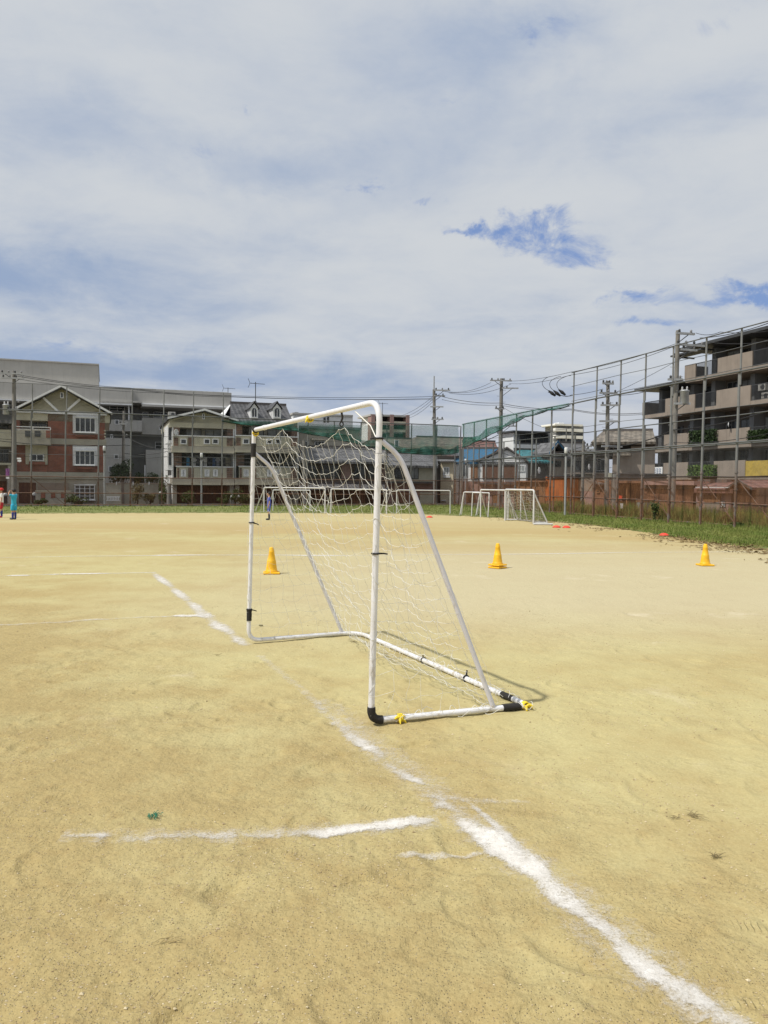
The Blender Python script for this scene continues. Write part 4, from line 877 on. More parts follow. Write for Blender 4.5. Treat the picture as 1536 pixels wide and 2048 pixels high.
# green netting slung from the top rail round the corner
def hung_net(label, side, prof, v, m, bunched=None):
    a, P = (A_BACK, P_BACK) if side == 'back' else (A_RIGHT, P_RIGHT); q = P+Vector((-math.sin(a), math.cos(a)))*v
    t_ = thing('green_net', label, 'netting', (q.x, q.y, 0), a, 'green nets slung on the fences'); n_ = Vector((-math.sin(a), math.cos(a)))
    def uz(px, py):
        r_ = pxray(px, py); k = q.dot(n_)/(r_.x*n_.x+r_.y*n_.y); p = CAM+r_*k; d_ = Vector((p.x, p.y))-q; return d_.x*math.cos(a)+d_.y*math.sin(a), p.z
    T = [uz(p, y0) for p, y0, y1 in prof]; Bm = [uz(p, y1) for p, y0, y1 in prof]; mb = MB(); NV = 6; rows = []; seg = 4
    for i in range(len(T)-1):
        for s in range(seg): k = s/seg; rows.append(((T[i][0]*(1-k)+T[i+1][0]*k, T[i][1]*(1-k)+T[i+1][1]*k), (Bm[i][0]*(1-k)+Bm[i+1][0]*k, Bm[i][1]*(1-k)+Bm[i+1][1]*k-.05*math.sin(k*math.pi))))
    rows.append((T[-1], Bm[-1])); 
    for i, (t0, b0) in enumerate(rows):
        for j in range(NV+1): s = j/NV; mb.v.append((t0[0]*(1-s)+b0[0]*s, -.06+.12*math.sin(i*1.3+s*2)*s, t0[1]*(1-s)+b0[1]*s))
    for i in range(len(rows)-1):
        for j in range(NV): b1 = i*(NV+1)+j; mb.f.append((b1, b1+NV+1, b1+NV+2, b1+1))
    mb.build('netting', m, t_)
    mb = MB(); mb.tube([(b0[0], -.06, b0[1]) for t0, b0 in rows], .022, 6); mb.build('hem_rope', 'wire', t_, True)
    mb = MB(); mb.v = []; 
    for i, (t0, b0) in enumerate(rows):
        hgt = min(.45, (t0[1]-b0[1])*.35); z = b0[1]
        for j in range(4): s = j/3; mb.v.append((b0[0], -.10+.07*math.sin(i*2.1+s*3), z+hgt*s*(1+.3*math.sin(i))))
    for i in range(len(rows)-1):
        for j in range(3): b1 = i*4+j; mb.f.append((b1, b1+4, b1+5, b1+1))
    mb.build('bunched_fold', 'green_net_thick', t_)
hung_net('green net sagging from the fence top behind the near goal', 'back', [(444, 840, 843), (520, 842, 852), (590, 846, 862), (650, 849, 873), (700, 850, 884), (760, 851, 897), (820, 851, 907), (880, 851, 909), (916, 850, 905)], -.1, 'green_net')
hung_net('green net gathered along the top of the right fence, up to the tall section', 'right', [(926, 848, 895), (950, 842, 885), (985, 835, 868), (1020, 828, 850), (1052, 822, 834), (1100, 814, 820), (1140, 806, 812)], -.1, 'green_net')
# ================================================================== HOUSES BEHIND THE BACK FENCE
# --- big white complex far behind
B = Bd('apartment_complex', 'large pale grey concrete complex with blank parapets rising behind the brick house', 'building', 'back', 197, 24)
B.part('tower_block', 'grey_render', [(-260, 717, 197, 800)], 0, 12); B.part('wall', 'grey_dark', [(-260, 796, 463, 1010)], 1.6, 14, z0=0)
B.part('parapet', 'grey_render', [(-260, 764, 265, 797)], -1.6, 1.58); B.part('parapet', 'grey_render', [(265.5, 781, 463, 809)], -.6, 1.58)
B.part('fascia', 'frame_white', [(-260, 797.3, 266, 800)], -1.9, -.5); B.part('fascia', 'frame_white', [(282, 809.3, 464, 812)], -.9, -.3)
B.part('eave_slab', 'grey_render', [(200, 800.5, 284, 804), (284, 812.5, 464, 816)], -1.7, 1.5)
B.part('bay_volume', 'grey_render', [(284, 836, 345, 869)], -.4, 1.58); B.part('bay_volume', 'grey_render', [(212, 840, 284, 862)], -1.2, 1.58)
B.part('stair_wing', 'grey_render', [(205, 876, 262, 1005)], -1.0, 1.55, z0=0); B.part('low_wing', 'grey_render', [(292, 900, 340, 1005)], -.2, 1.55, z0=0)
for x0, y0, x1, y1, nx in ((219, 811, 250, 823, 2), (285, 824, 297, 834, 1), (307, 824, 335, 836, 2), (310, 884, 338, 899, 2)): B.window(x0, y0, x1, y1, nx, 2, 1.6, 'frame_white', 'glass')
for x0, y0, x1, y1 in ((229.5, 839.5, 238, 849), (221, 869, 226, 877), (228, 909, 237, 918), (318, 851, 326, 860), (217, 932, 227, 943)): B.window(x0, y0, x1, y1, 1, 1, -1.2 if y0 < 860 and x0 < 300 else -1.0, 'frame_white', 'glass')
B.part('drain_pipe', 'frame_white', [(256.5, 800, 259, 840), (289, 930, 291, 1000)], -1.35, -1.25)
mb = MB()
a, za = B.uz(266, 776.5, .2); b_, zb = B.uz(456, 784, .2); mb.tube([(a, .2, za), (b_, .2, za)], .05, 6)
for i in range(7): x = a+(b_-a)*i/6; mb.tube([(x, .2, za-.5), (x, .2, za)], .04, 6)
mb.build('roof_rail', 'metal', B.root)
B.part('roof_slab', 'grey_render', [(-262, 714.5, 198, 717)], -.1, 12.1)
# --- brick house
def bayw(B, x0, y0, x1, y1, ny=1, sy0=None, sy1=None):
    if sy0: B.part('surround', 'frame_white', [(x0-4.5, sy0, x1+5, sy1)], -.05, -.001)
    B.window(x0, y0, x1, y1, 4, ny, -.05, 'frame_white', 'glass', .045, .25, 'bay_window')
B = Bd('brick_house', 'three storey red brick house with beige gable and white bay windows at the far left', 'house', 'back', 124, 6)
B.part('wall', 'brick', [(96, 826, 210, 944)], 0, 8); B.part('wall', 'beige', [(31, 958, 210, 1012)], .01, 8, z0=0)
B.part('wall', 'brick', [(31, 890, 95.5, 944)], .02, 8); B.part('side_wall', 'brick', [(32, 828, 39, 876)], .02, 1.6)
B.part('recess_wall', 'beige', [(32, 828, 96, 876)], 1.6, 8)
B.part('band', 'beige', [(31, 944.2, 211, 957.5)], -.12, 7.9); B.part('band', 'beige', [(101, 878, 213, 889.5)], -.10, 7.9)
B.part('balcony_slab', 'beige', [(30, 876, 101, 889.8)], -.9, 1.55); B.part('balcony_parapet', 'beige', [(30, 859, 101, 875.8)], -.88, -.72)
B.part('brick_quoin', 'brick', [(92, 861, 100, 875.5)], -.92, -.885)
B.part('parapet_grille', 'metal_dark', [(50, 861.5, 62, 873.5), (69, 861.5, 81, 873.5)], -.93, -.885)
u_a, z_a = B.uz(30, 857, -.8); u_b, z_b = B.uz(101, 857, -.8); z_t = B.uz(60, 853, -.8)[1]; rails(B.root, u_a, u_b, -.8, z_a-.05, z_t, .9, 'railing', 'frame_white', .025)
B.window(58, 836, 94, 854, 2, 1, 1.6, 'frame_white', 'glass')
B.part('surround', 'cream', [(51, 890, 95, 929)], -.06, .019); B.window(59, 908, 88, 922, 2, 1, -.061, 'frame_white', 'glass', .06)
B.part('sill_box', 'brick', [(58, 923.5, 90, 929)], -.22, -.062)
bayw(B, 150, 836, 191, 865, 1, 829, 867); bayw(B, 150, 902, 190, 930, 1, 891, 931.5); bayw(B, 149.5, 970, 190, 999, 4)
B.part('window_ledge', 'brick', [(151, 869, 190, 873), (151, 933.5, 190, 938)], -.25, -.002)
B.part('garage_door', 'garage', [(38, 965, 72, 1012)], -.03, .005, z0=.02); B.part('shutter', 'taupe', [(76, 966, 137, 984)], -.04, .005)
B.part('quoin', 'cream', [(208, y, 212, y+2.6) for y in range(860, 942, 6)], -.03, .3)
B.ridge_front(27, 123.5, 223.5, 826, 771.5, 0, 8, .16, 'slate', .5, 'cream')
a, z0_ = B.uz(34, 826); b_, _ = B.uz(214, 826); c_, z1_ = B.uz(123.5, 776)
mb = MB(); mb.prism([(a, z0_), (b_, z0_), (c_, z1_)], .0, 7.9); mb.build('gable_wall', 'cream', B.root)
mb = MB()
for s in (-1, 1): mb.prism([(c_, z0_+.05), (c_+s*1.05, z0_+.05+1.05), (c_+s*1.05+s*.1, z0_+.98), (c_+s*.12, z0_+.0)], -.05, -.004)
mb.build('gable_trim', 'frame_white', B.root)
B.window(120.5, 785, 127.5, 796.5, 1, 1, -.01, 'frame_white', 'glass', .05, name='vent')
B.part('eave_trim', 'frame_white', [(32, 824.5, 214, 828)], -.14, -.003)
# garden wall with little openings, in front of it
W = Bd('garden_wall', 'beige block wall with three square grilles before the brick house', 'wall', 'back', 106, 4.6)
W.part('panel', 'beige', [(71, 983, 141, 1013)], 0, .2, z0=0); W.part('coping', 'cream', [(70, 981.5, 142, 983)], -.04, .24)
W.part('grille', 'brick', [(82, 984.5, 90.5, 996), (102, 984.5, 110.5, 996), (122, 984.5, 130.5, 996)], -.03, -.001)
# --- house at the far left edge
B = Bd('apartment_house', 'dark fronted house with a beige balcony, cut off by the left edge', 'house', 'back', 5, 6)
B.part('wall', 'taupe', [(-95, 845, 23, 1012)], 1.2, 9, z0=0); B.part('floor_slab', 'cream', [(-95, 873, 22, 892), (-95, 925, 22, 929)], -.5, 1.19)
B.part('balcony_parapet', 'cream', [(-95, 858, 22, 872.8)], -.5, -.35); B.part('column', 'beige', [(16, 929.3, 24, 1012)], -.4, 1.19, z0=0)
B.part('roof', 'slate', [(-97, 838, 26, 845)], -.8, 9.2); B.part('garage_door', 'garage', [(-60, 962, 12, 1012)], 1.14, 1.195, z0=.02)
for x0 in (-70, -35, -5): B.window(x0, 848, x0+22, 857.7, 2, 1, 1.2, 'frame_dark', 'glass'); B.window(x0, 897, x0+22, 923, 2, 1, 1.2, 'frame_dark', 'glass')
u_a, z_a = B.uz(-95, 925, -.4); u_b, _ = B.uz(22, 925, -.4); rails(B.root, u_a, u_b, -.4, z_a, z_a+.9, .14)
# --- boundary wall with spikes between the houses
W = Bd('boundary_wall', 'long tan boundary wall with dark piers between brick house and balcony houses', 'wall', 'back', 270, 5)
W.part('panel', 'beige', [(211, 968, 331, 1013)], 0, .2, z0=0); W.part('pier', 'taupe_dark', [(243, 964, 248, 1013), (318, 964, 322, 1013)], -.08, .28, z0=0)
W.part('coping', 'taupe', [(211, 966, 242.5, 968), (248.5, 966, 317.5, 968)], -.03, .23)
W.part('light_bracket', 'frame_white', [(232, 963.5, 233.5, 970), (265.5, 963.5, 267, 970), (297.5, 963.5, 299, 970)], -.12, -.035)
W.part('gate', 'frame_white', [(213, 993, 240, 994.5), (213, 1000, 240, 1001.2)]+[(214+3.2*k, 994.7, 215.2+3.2*k, 999.8) for k in range(8)], -.4, -.35)
# --- two identical-looking balcony houses
def balcony_house(label, x0, x1, xo, gable, first):
    """x0..x1 front, everything measured on the photograph for the left one and carried over by xo"""
    B = Bd('balcony_house', label, 'house', 'back', (x0+x1)/2, 6, group='balcony houses behind the fence')
    w_ = x1-x0
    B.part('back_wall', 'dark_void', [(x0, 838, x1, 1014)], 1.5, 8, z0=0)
    B.part('side_wall', 'white_wall', [(x0-1, 842, x0+1.5, 1014), (x1-1.5, 842, x1+1, 1014)], .02, 8, z0=0)
    B.part('pier', 'brick_mix', [(x0+1.6, 843, x0+14, 872), (x0+1.6, 905.5, x0+18, 933), (x1-13, 843, x1-1.6, 872)], .03, 1.48)
    B.part('balcony_parapet', 'cream', [(x0+1, 873.5, x1, 892.5), (x0+8, 934.5, x1, 957)], -.5, -.33)
    B.part('coping', 'frame_white', [(x0, 871.5, x1+1, 873.3), (x0+7, 932.5, x1+1, 934.3)], -.56, -.27)
    B.part('floor_slab', 'beige', [(x0-1, 893, x1+1, 905), (x0-1, 957.5, x1+1, 969.5)], -.62, 1.49)
    B.part('slab_lip', 'cream', [(x0-1, 903.2, x1+1, 905.8), (x0-1, 967, x1+1, 970)], -.70, -.625)
    B.part('brick_quoin', 'brick_mix', [(x0+2, 875, x0+11, 892), (x0+31, 875, x0+42, 892), (x1-14, 875, x1-2, 892), (x0+9, 936, x0+13, 956), (x0+31, 936, x0+42, 956), (x1-14, 936, x1-2, 956)], -.53, -.502)
    B.part('column', 'beige', [(x0, 970.3, x0+8, 1014), (x1-8, 970.3, x1-1.6, 1014)], -.3, 1.48, z0=0)
    B.part('garage_door', 'garage', [(x0+9, 972, x1-9, 1014)], .9, 1.1, z0=.02)
    B.part('wall_panel', 'cream', [(x0+22, 842, x0+58, 850), (x0+58, 846, x0+64, 871), (x0+64, 842, x1-14, 853)], 1.2, 1.49)
    for a_, b2, c_, d_, nx in ((26, 852, 57, 872, 2), (64, 854, 99, 872, 2)): B.window(x0+a_, b2, x0+d_-0+c_-d_, d_, nx, 1, 1.2, 'frame_dark', 'glass_light')
    for a_, b2 in ((15, 28), (62, 74.5), (79, 91.5)):
        B.window(x0+a_, 877.5, x0+b2, 888.5, 1, 1, -.535, 'frame_white', 'glass', .06, name='vent'); B.window(x0+a_+1.5, 939, x0+b2-1.5, 953, 3, 4, -.535, 'frame_white', 'dark_void', .06, name='parapet_grille')
    u_a, z_a = B.uz(x0+60, 872, -.42); u_b, _ = B.uz(x1-6, 872, -.42); rails(B.root, u_a, u_b, -.42, z_a, z_a+.42, .9)
    u_a, z_a = B.uz(x0+8, 933, -.42); u_b, _ = B.uz(x1-2, 933, -.42); rails(B.root, u_a, u_b, -.42, z_a, z_a+.3, .8)
    for a_ in (42, 96): B.window(x0+a_, 908, x0+a_+24, 931, 2, 1, 1.48, 'frame_dark', 'glass_light')
    return B
B = balcony_house('gabled three storey house with brick quoined balconies and laundry out', 345.5, 467.5, 0, True, True)
B.ridge_front(335, 407.5, 474, 840, 819, 0, 8, .14, 'slate', .5, 'cream')
a, z0_ = B.uz(346, 844); b_, _ = B.uz(468, 844); c_, z1_ = B.uz(407.5, 822); mb = MB(); mb.prism([(a, z0_), (b_, z0_), (b_, z0_+.1), (c_, z1_-.1), (a, z0_+.1)], .0, 7.9); mb.build('gable_wall', 'cream', B.root)
B.window(404, 827, 409.5, 838.5, 1, 1, -.01, 'frame_white', 'glass', .05, name='vent')
B.part('side_bay', 'white_wall', [(336, 850, 344, 885), (336, 895, 344, 940)], .5, 4); B.part('side_window', 'glass', [(337.5, 856, 343, 880), (337.5, 905, 343, 930)], .44, .495)
B = balcony_house('mansard roofed house with two white dormers beside the gabled house', 470.5, 596, 125, False, False)
B.ridge_side(464, 587, 842, 460, 572, 806, -.3, 3.5, 'slate'); 
mb = MB(); a, z0_ = B.uz(470, 842, .0); c_, z1_ = B.uz(461, 808, 3.4); mb.add([(a-1.0, -.35, z0_), (a-.95, -.35, z0_-.02), (c_-.02, 3.4, z1_), (a-1.0, 7.2, z0_), (a-.9, 7.2, z0_), (c_+.05, 3.4, z1_)], [(0, 1, 5, 2), (2, 5, 4, 3), (0, 2, 3), (1, 4, 5)]); mb.build('gable_end', 'white_wall', B.root)
B.part('upper_wall', 'beige', [(470.5, 842.5, 596, 853)], .6, 1.19)
for x0, x1, xm in ((501, 516, 508.5), (546, 562, 554)):
    a, b_, c_, d_ = B.rect(x0, 817, x1, 838, .2); m_ = (a+b_)/2; t_ = MB(); t_.prism([(a, c_), (b_, c_), (b_, d_), (m_, d_+.35), (a, d_)], .2, 2.6); o = t_.build('dormer', 'frame_white', B.root)
    t_ = MB(); t_.prism([(a-.1, d_-.04), (m_, d_+.46), (b_+.1, d_-.04), (b_+.1, d_+.02), (m_, d_+.54), (a-.1, d_+.02)], .08, 2.7); t_.build('dormer_roof', 'slate', o)
    w1_ = (b_-a)*.28; t_ = MB(); t_.prism([(m_-w1_, c_+.15), (m_+w1_, c_+.15), (m_+w1_, d_-.12), (m_+w1_*.5, d_+.02), (m_-w1_*.5, d_+.02), (m_-w1_, d_-.12)], .17, .199); t_.build('window', 'glass', o)
    t_ = MB(); t_.prism([(m_-w1_*1.4, c_+.08), (m_+w1_*1.4, c_+.08), (m_+w1_*1.4, c_+.14), (m_-w1_*1.4, c_+.14)], .1, .198); t_.box(m_-.02, m_+.02, .15, .17, c_+.15, d_-.05); t_.build('window_frame', 'frame_white', o)
# antenna on the ridge
def antenna(px, py0, py1, D, label, m='metal_dark'):
    p = atD(px, py1, D); q = atD(px, py0, D); h = q.z-p.z; t_ = thing('tv_antenna', label, 'antenna', (p.x, p.y, p.z), .5, 'roof antennas')
    mb = MB(); mb.tube([(0, 0, 0), (0, 0, h)], .03, 6); mb.tube([(-.2, 0, -.02), (0, 0, h*.16)], .02, 5); mb.tube([(.2, 0, -.02), (0, 0, h*.16)], .02, 5); mb.build('mast', m, t_)
    mb = MB(); z = h*.93; mb.tube([(-.45, 0, z), (.75, 0, z)], .018, 5)
    for i in range(7): x = -.4+i*.18; mb.tube([(x, -.25+.02*i, z), (x, .25-.02*i, z)], .012, 5)
    mb.tube([(-.45, 0, z), (-.6, .0, z+.35)], .018, 5); mb.tube([(-.45, 0, z), (-.6, 0, z-.35)], .018, 5); mb.build('aerial', m, t_); return t_
antenna(511, 764, 808, 60.5, 'tall aerial on the ridge of the mansard roofed house')
antenna(370.5, 790, 832, 72, 'aerial standing behind the gable of the balcony house'); antenna(456, 775, 800, 79, 'aerial at the right end of the grey complex roof')
antenna(765, 805, 832, 92, 'aerial on the roof of the distant brown striped block')
# --- block behind the near goal net, tiled houses in the centre
B = Bd('house', 'plain grey beige house with small dark windows seen through the goal net', 'house', 'back', 652, 11)
B.part('wall', 'beige', [(586, 856, 720, 1000)], 0, 7, z0=0); B.part('roof_edge', 'grey_dark', [(584, 853, 722, 857.5)], -.3, 7.2)
B.window(629, 882, 649, 892, 3, 1, 0, 'frame_white', 'glass'); B.window(608, 882, 617, 894, 1, 1, 0, 'frame_white', 'glass'); B.part('awning', 'beige', [(625, 877, 652, 880)], -.4, -.003)
B = Bd('office_block', 'pale flat block with a roof tank peeping over the near crossbar', 'building', 'back', 600, 40)
B.part('wall', 'white_wall', [(586, 830, 705, 990)], 0, 9, z0=0); B.part('roof_tank', 'metal', [(590, 824, 597, 830)], 1, 3); B.part('parapet', 'grey_render', [(585, 827.5, 706, 831)], -.2, 9.2)
B.window(647, 835, 651, 845, 1, 1, 0, 'frame_dark', 'glass'); B.window(654, 834, 658, 845, 1, 1, 0, 'frame_dark', 'glass')
B = Bd('brown_striped_block', 'distant apartment block with brown piers and recessed balconies above the green net', 'building', 'back', 770, 52)
B.part('wall', 'white_wall', [(742, 832, 818, 1000)], 1.3, 5.6, z0=0)
B.part('pier', 'pink_wall', [(742, 829, 749.5, 1000), (780, 829, 787, 1000), (812, 830, 818.5, 1000)], -.2, 1.28, z0=0)
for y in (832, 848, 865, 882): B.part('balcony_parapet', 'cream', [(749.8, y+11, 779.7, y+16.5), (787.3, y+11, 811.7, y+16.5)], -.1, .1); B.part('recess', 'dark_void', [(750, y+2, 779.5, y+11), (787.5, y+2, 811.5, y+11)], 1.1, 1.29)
B.part('parapet', 'grey_render', [(741, 829.5, 819, 833)], -.1, 5.7)
B = Bd('tiled_house', 'old house with a wide dark tiled roof and timber ground floor behind the near goal', 'house', 'back', 680, 6)
B.part('wall', 'timber', [(604, 915, 762, 1020)], .6, 8, z0=0); B.part('plaster_panel', 'pink_wall', [(683, 925, 703, 957), (762, 925, 776, 957)], .5, .598)
B.ridge_side(597, 776, 921, 606, 770, 893, -.4, 3.6, 'tile'); B.ridge_side(597, 776, 975, 600, 774, 962, -1.3, .55, 'tile')
for x0, x1 in ((612, 634), (640, 678), (708, 730), (736, 758)): B.window(x0, 930, x1, 955, 2, 1, .6, 'frame_dark', 'glass')
B.part('door', 'brown_sheet', [(630, 982, 652, 1020), (700, 982, 730, 1020)], .52, .598, z0=.02); B.part('corner_post', 'frame_dark', [(604, 922, 607, 1020), (758, 922, 761, 1020)], .45, .597, z0=0)
antenna(586, 890, 912, 60, 'short aerial beside the tiled roof')
B = Bd('plaster_house', 'beige plaster house with a grey roof and brown lower wall right of the near goal', 'house', 'back', 825, 6)
B.part('wall', 'cream', [(777, 928, 870, 966)], 0, 7); B.part('lower_wall', 'pink_wall', [(777, 966.3, 872, 1020)], .02, 7, z0=0)
B.ridge_side(774, 876, 930, 776, 874, 906, -.5, 3.4, 'tile'); B.window(788, 935, 818, 958, 2, 1, 0, 'frame_dark', 'glass'); B.window(821, 935, 837, 958, 2, 1, 0, 'frame_dark', 'glass_light')
B.part('door', 'cream', [(840, 984, 868, 1012)], -.04, .018, z0=.02); B.part('awning', 'metal_dark', [(776, 963, 872, 967)], -.7, -.002); B.part('garage_door', 'brown_sheet', [(788, 984, 828, 1016)], -.03, .018, z0=.02)
B.part('drain_pipe', 'metal_dark', [(868, 930, 870, 1010)], -.1, -.002)
B = Bd('warehouse', 'long house with a drab brown roof beyond the green net', 'house', 'back', 890, 22)
B.part('wall', 'cream', [(824, 892, 960, 1000)], 0, 9, z0=0); B.ridge_side(821, 962, 897, 833, 950, 873.5, -.4, 5, 'tile_brown')
B = Bd('house', 'greenish roofed house with a white tall window under the green net', 'house', 'back', 775, 15)
B.part('wall', 'cream', [(745, 893, 825, 1000)], 0, 7, z0=0); B.ridge_side(740, 826, 898, 748, 822, 876, -.4, 4, 'tile_brown'); B.window(789, 880, 797, 894, 1, 1, -.6, 'frame_white', 'glass_light')
B = Bd('brown_roof_house', 'house with a dull red brown tiled roof behind the blue roof', 'house', 'back', 960, 18)
B.part('wall', 'taupe', [(925, 905, 1000, 1000)], 0, 7, z0=0); B.ridge_side(922, 1002, 908, 945, 990, 882, -.4, 4, 'tile_red')
B = Bd('storage_shed', 'flat grey shed roof with white clutter left of the blue roof', 'shed', 'back', 894, 9)
B.part('wall', 'taupe_dark', [(872, 912, 925, 1000)], 0, 5, z0=0); B.part('roof', 'metal_dark', [(870, 898, 922, 901)], -.4, 5); B.part('panel', 'white_wall', [(884, 901.5, 918, 911)], .2, .4); B.part('roof_sheet', 'white_wall', [(874, 919, 908, 922)], -1, -.4)
B = Bd('narrow_house', 'narrow pale yellow house squeezed between plaster house and white house', 'house', 'back', 893, 7, ang=R(-12))
B.part('wall', 'pale_wall', [(881, 924, 906, 1020)], 0, 6, z0=0); B.part('roof', 'roof_edge', [(879.5, 921.5, 907, 924)], -.4, 6.2); B.window(886, 934, 899, 951, 2, 1, 0, 'frame_white', 'glass_light', .08); B.part('window_rail', 'frame_white', [(886, 952.5, 900, 955), (882, 1000, 891, 1002)], -.25, -.002)
B.part('timber_wall', 'taupe_dark', [(870, 930, 880.7, 1020)], .3, 6, z0=0)
# --- white house with the blue sheeted roof
B = Bd('white_house', 'white gabled house with brown shutters and a blue sheeted wing', 'house', 'back', 980, 7, ang=R(-12))
B.part('wall', 'white_wall', [(907, 926, 1052, 963)], 0, 5); B.part('lower_wall', 'pink_wall', [(924, 963.3, 1034, 1022)], .02, 7, z0=0); B.part('lower_wall', 'white_wall', [(907, 963.3, 923.7, 1022)], .01, 7, z0=0)
B.ridge_front(952, 1014.5, 1056, 921, 894, 0, 5, .14, 'tile', .15); a, z0_ = B.uz(958, 926); b_, _ = B.uz(1052, 926); c_, z1_ = B.uz(1014.5, 899)
mb = MB(); mb.prism([(a, z0_), (b_, z0_), (b_-.1, z0_+.3), (c_, z1_), (a+.1, z0_+.15)], .02, 6.9); mb.build('gable_wall', 'white_wall', B.root)
B.ridge_side(906, 957, 924, 924, 998, 897, -.12, 2.6, 'blue_roof'); B.part('eave', 'metal_dark', [(905, 924, 1056, 926)], -.08, -.004)
for x0, x1 in ((965, 996), (1007.5, 1034)): B.part('shutter', 'shutter', [(x0, 931, x1, 957.5)], -.14, -.003); B.part('shutter_box', 'frame_dark', [(x0-1, 928, x1+1, 931)], -.2, -.004)
B.window(925, 931, 935, 952, 2, 1, 0, 'frame_dark', 'glass'); B.window(1036.5, 931, 1050, 943, 2, 1, 0, 'frame_white', 'glass_light')
B.part('shutter', 'boards', [(941.5, 933, 955.5, 958)], -.15, -.003); B.part('shutter_box', 'frame_dark', [(941, 929, 956, 932.7)], -.2, -.004)
B.part('ledge', 'metal_dark', [(958, 966, 1034, 969)], -.4, .018); B.part('door', 'boards', [(934, 988, 950, 1020), (985, 988, 1003, 1020)], -.03, .017, z0=.02)
def ac_unit(px, py, D, ang, label, s=1.0, z=None):
    p = atD(px, py, D); t_ = thing('air_conditioner', label, 'air conditioner', (p.x, p.y, p.z), ang, 'outdoor air conditioner units')
    mb = MB(); mb.box(-.4*s, .4*s, -.15, .15, -.28*s, .28*s); mb.build('casing', 'grey_render', t_, False, .02); mb = MB(); mb.tube([(.1*s, -.155, 0), (.1*s, -.17, 0)], .2*s, 16); mb.build('fan_grille', 'metal_dark', t_)
    mb = MB(); mb.box(-.38*s, -.32*s, -.1, .1, -.36*s, -.281*s); mb.box(.32*s, .38*s, -.1, .1, -.36*s, -.281*s); mb.build('bracket', 'metal_dark', t_)
B = Bd('teal_roof_house', 'low house with a glossy teal tiled roof right of the white gable', 'house', 'back', 1070, 10)
B.part('wall', 'taupe_dark', [(1050, 918, 1108, 1000)], 0, 7, z0=0); B.ridge_side(1052, 1106, 922, 1040, 1100, 899, -.5, 3.5, 'teal_roof')
B = Bd('modern_house', 'modern white walled house with a dark glazed upper floor', 'house', 'back', 1050, 20)
B.part('end_wall', 'white_wall', [(1026, 865, 1028.2, 1000)], 0, 2.6, z0=0); B.part('glazed_floor', 'grey_dark', [(1028.3, 866, 1100, 889)], .3, 2.6); B.part('parapet', 'white_wall', [(1028.3, 889.3, 1104, 897)], -.1, 2.7)
B.part('roof_slab', 'metal_dark', [(1026, 862, 1102, 865)], -.5, 2.8); B.part('lower_wall', 'taupe_dark', [(1028.3, 897.3, 1100, 1000)], .2, 2.6, z0=0)
B.window(1040, 868, 1062, 886, 2, 1, .3, 'frame_dark', 'glass'); B.window(1068, 868, 1096, 886, 3, 1, .3, 'frame_dark', 'glass')
B = Bd('condominium', 'distant white and charcoal banded condominium block', 'building', 'back', 1120, 95)
B.part('wall', 'grey_dark', [(1111, 851, 1166, 1000)], .8, 5.2, z0=0); B.part('roof_slab', 'white_wall', [(1110, 848, 1166, 851.5)], -.2, 5.4)
for y in (857, 871, 884): B.part('balcony_band', 'white_wall', [(1111, y, 1166, y+6)], -.2, .78)
B.part('window_strip', 'glass', [(1116, 864, 1165, 870), (1116, 878, 1165, 883)], .7, .79); B.part('divider', 'grey_dark', [(1132, 857, 1133.5, 884), (1146, 857, 1147.5, 884)], -.3, -.21); B.part('roof_tank', 'white_wall', [(1118, 845, 1128, 848)], 3, 5)
B = Bd('tiled_gable_house', 'house with a blue trimmed tiled gable behind the orange shed', 'house', 'right', 1120, 14, ang=A_BACK)
B.part('wall', 'taupe', [(1098, 903, 1175, 1010)], 0, 4, z0=0); B.ridge_front(1098, 1115, 1134, 906, 884, -.5, 2, .14, 'tile', .3); B.ridge_side(1100, 1178, 912, 1115, 1170, 885, -.3, 3, 'tile')
mb = MB(); a, z0_ = B.uz(1098, 905, -.9); c_, z1_ = B.uz(1115, 883, -.9); b_, _ = B.uz(1134, 905, -.9); mb.prism([(a, z0_+.03), (c_, z1_+.08), (b_, z0_+.03), (b_, z0_-.12), (c_, z1_-.1), (a, z0_-.12)], -1.0, -.93); mb.build('blue_trim', 'blue_roof', B.root)
B.window(1106, 921, 1122, 934, 2, 1, 0, 'frame_dark', 'glass'); B.window(1128, 921, 1150, 934, 2, 1, 0, 'frame_dark', 'glass'); B.part('signboard', 'white_wall', [(1147, 916, 1156, 931)], -.4, -.3); B.part('skylight', 'white_wall', [(1151, 904, 1159, 908)], -.5, -.4)
# ================================================================== ALONG THE RIGHT FENCE
B = Bd('timber_shed', 'brown boarded shed wall behind the netted goal', 'shed', 'right', 1060, 3.6)
B.part('wall', 'boards', [(1030, 964, 1090, 1022)], 0, 4, z0=0); B.part('roof', 'brown_sheet', [(1029, 961.5, 1091, 964)], -.2, 4.1); B.part('corner_post', 'frame_dark', [(1030, 964, 1031.5, 1024), (1049, 964, 1050, 1024)], -.05, -.002, z0=0); B.window(1054, 980, 1078, 1000, 2, 1, 0, 'timber', 'timber')
B = Bd('orange_shed', 'bright orange corrugated shed behind the fence', 'shed', 'right', 1108, 3.6)
B.part('wall', 'orange', [(1091, 953, 1127, 1002)], 0, 4); B.part('lower_wall', 'brown_sheet', [(1091, 1002.3, 1127, 1030)], .02, 4, z0=0); B.part('roof', 'metal_dark', [(1090.5, 951, 1128, 953)], -.15, 4.1)
B = Bd('garage', 'taupe walled garage with two dark openings right of the orange shed', 'garage', 'right', 1150, 4.6)
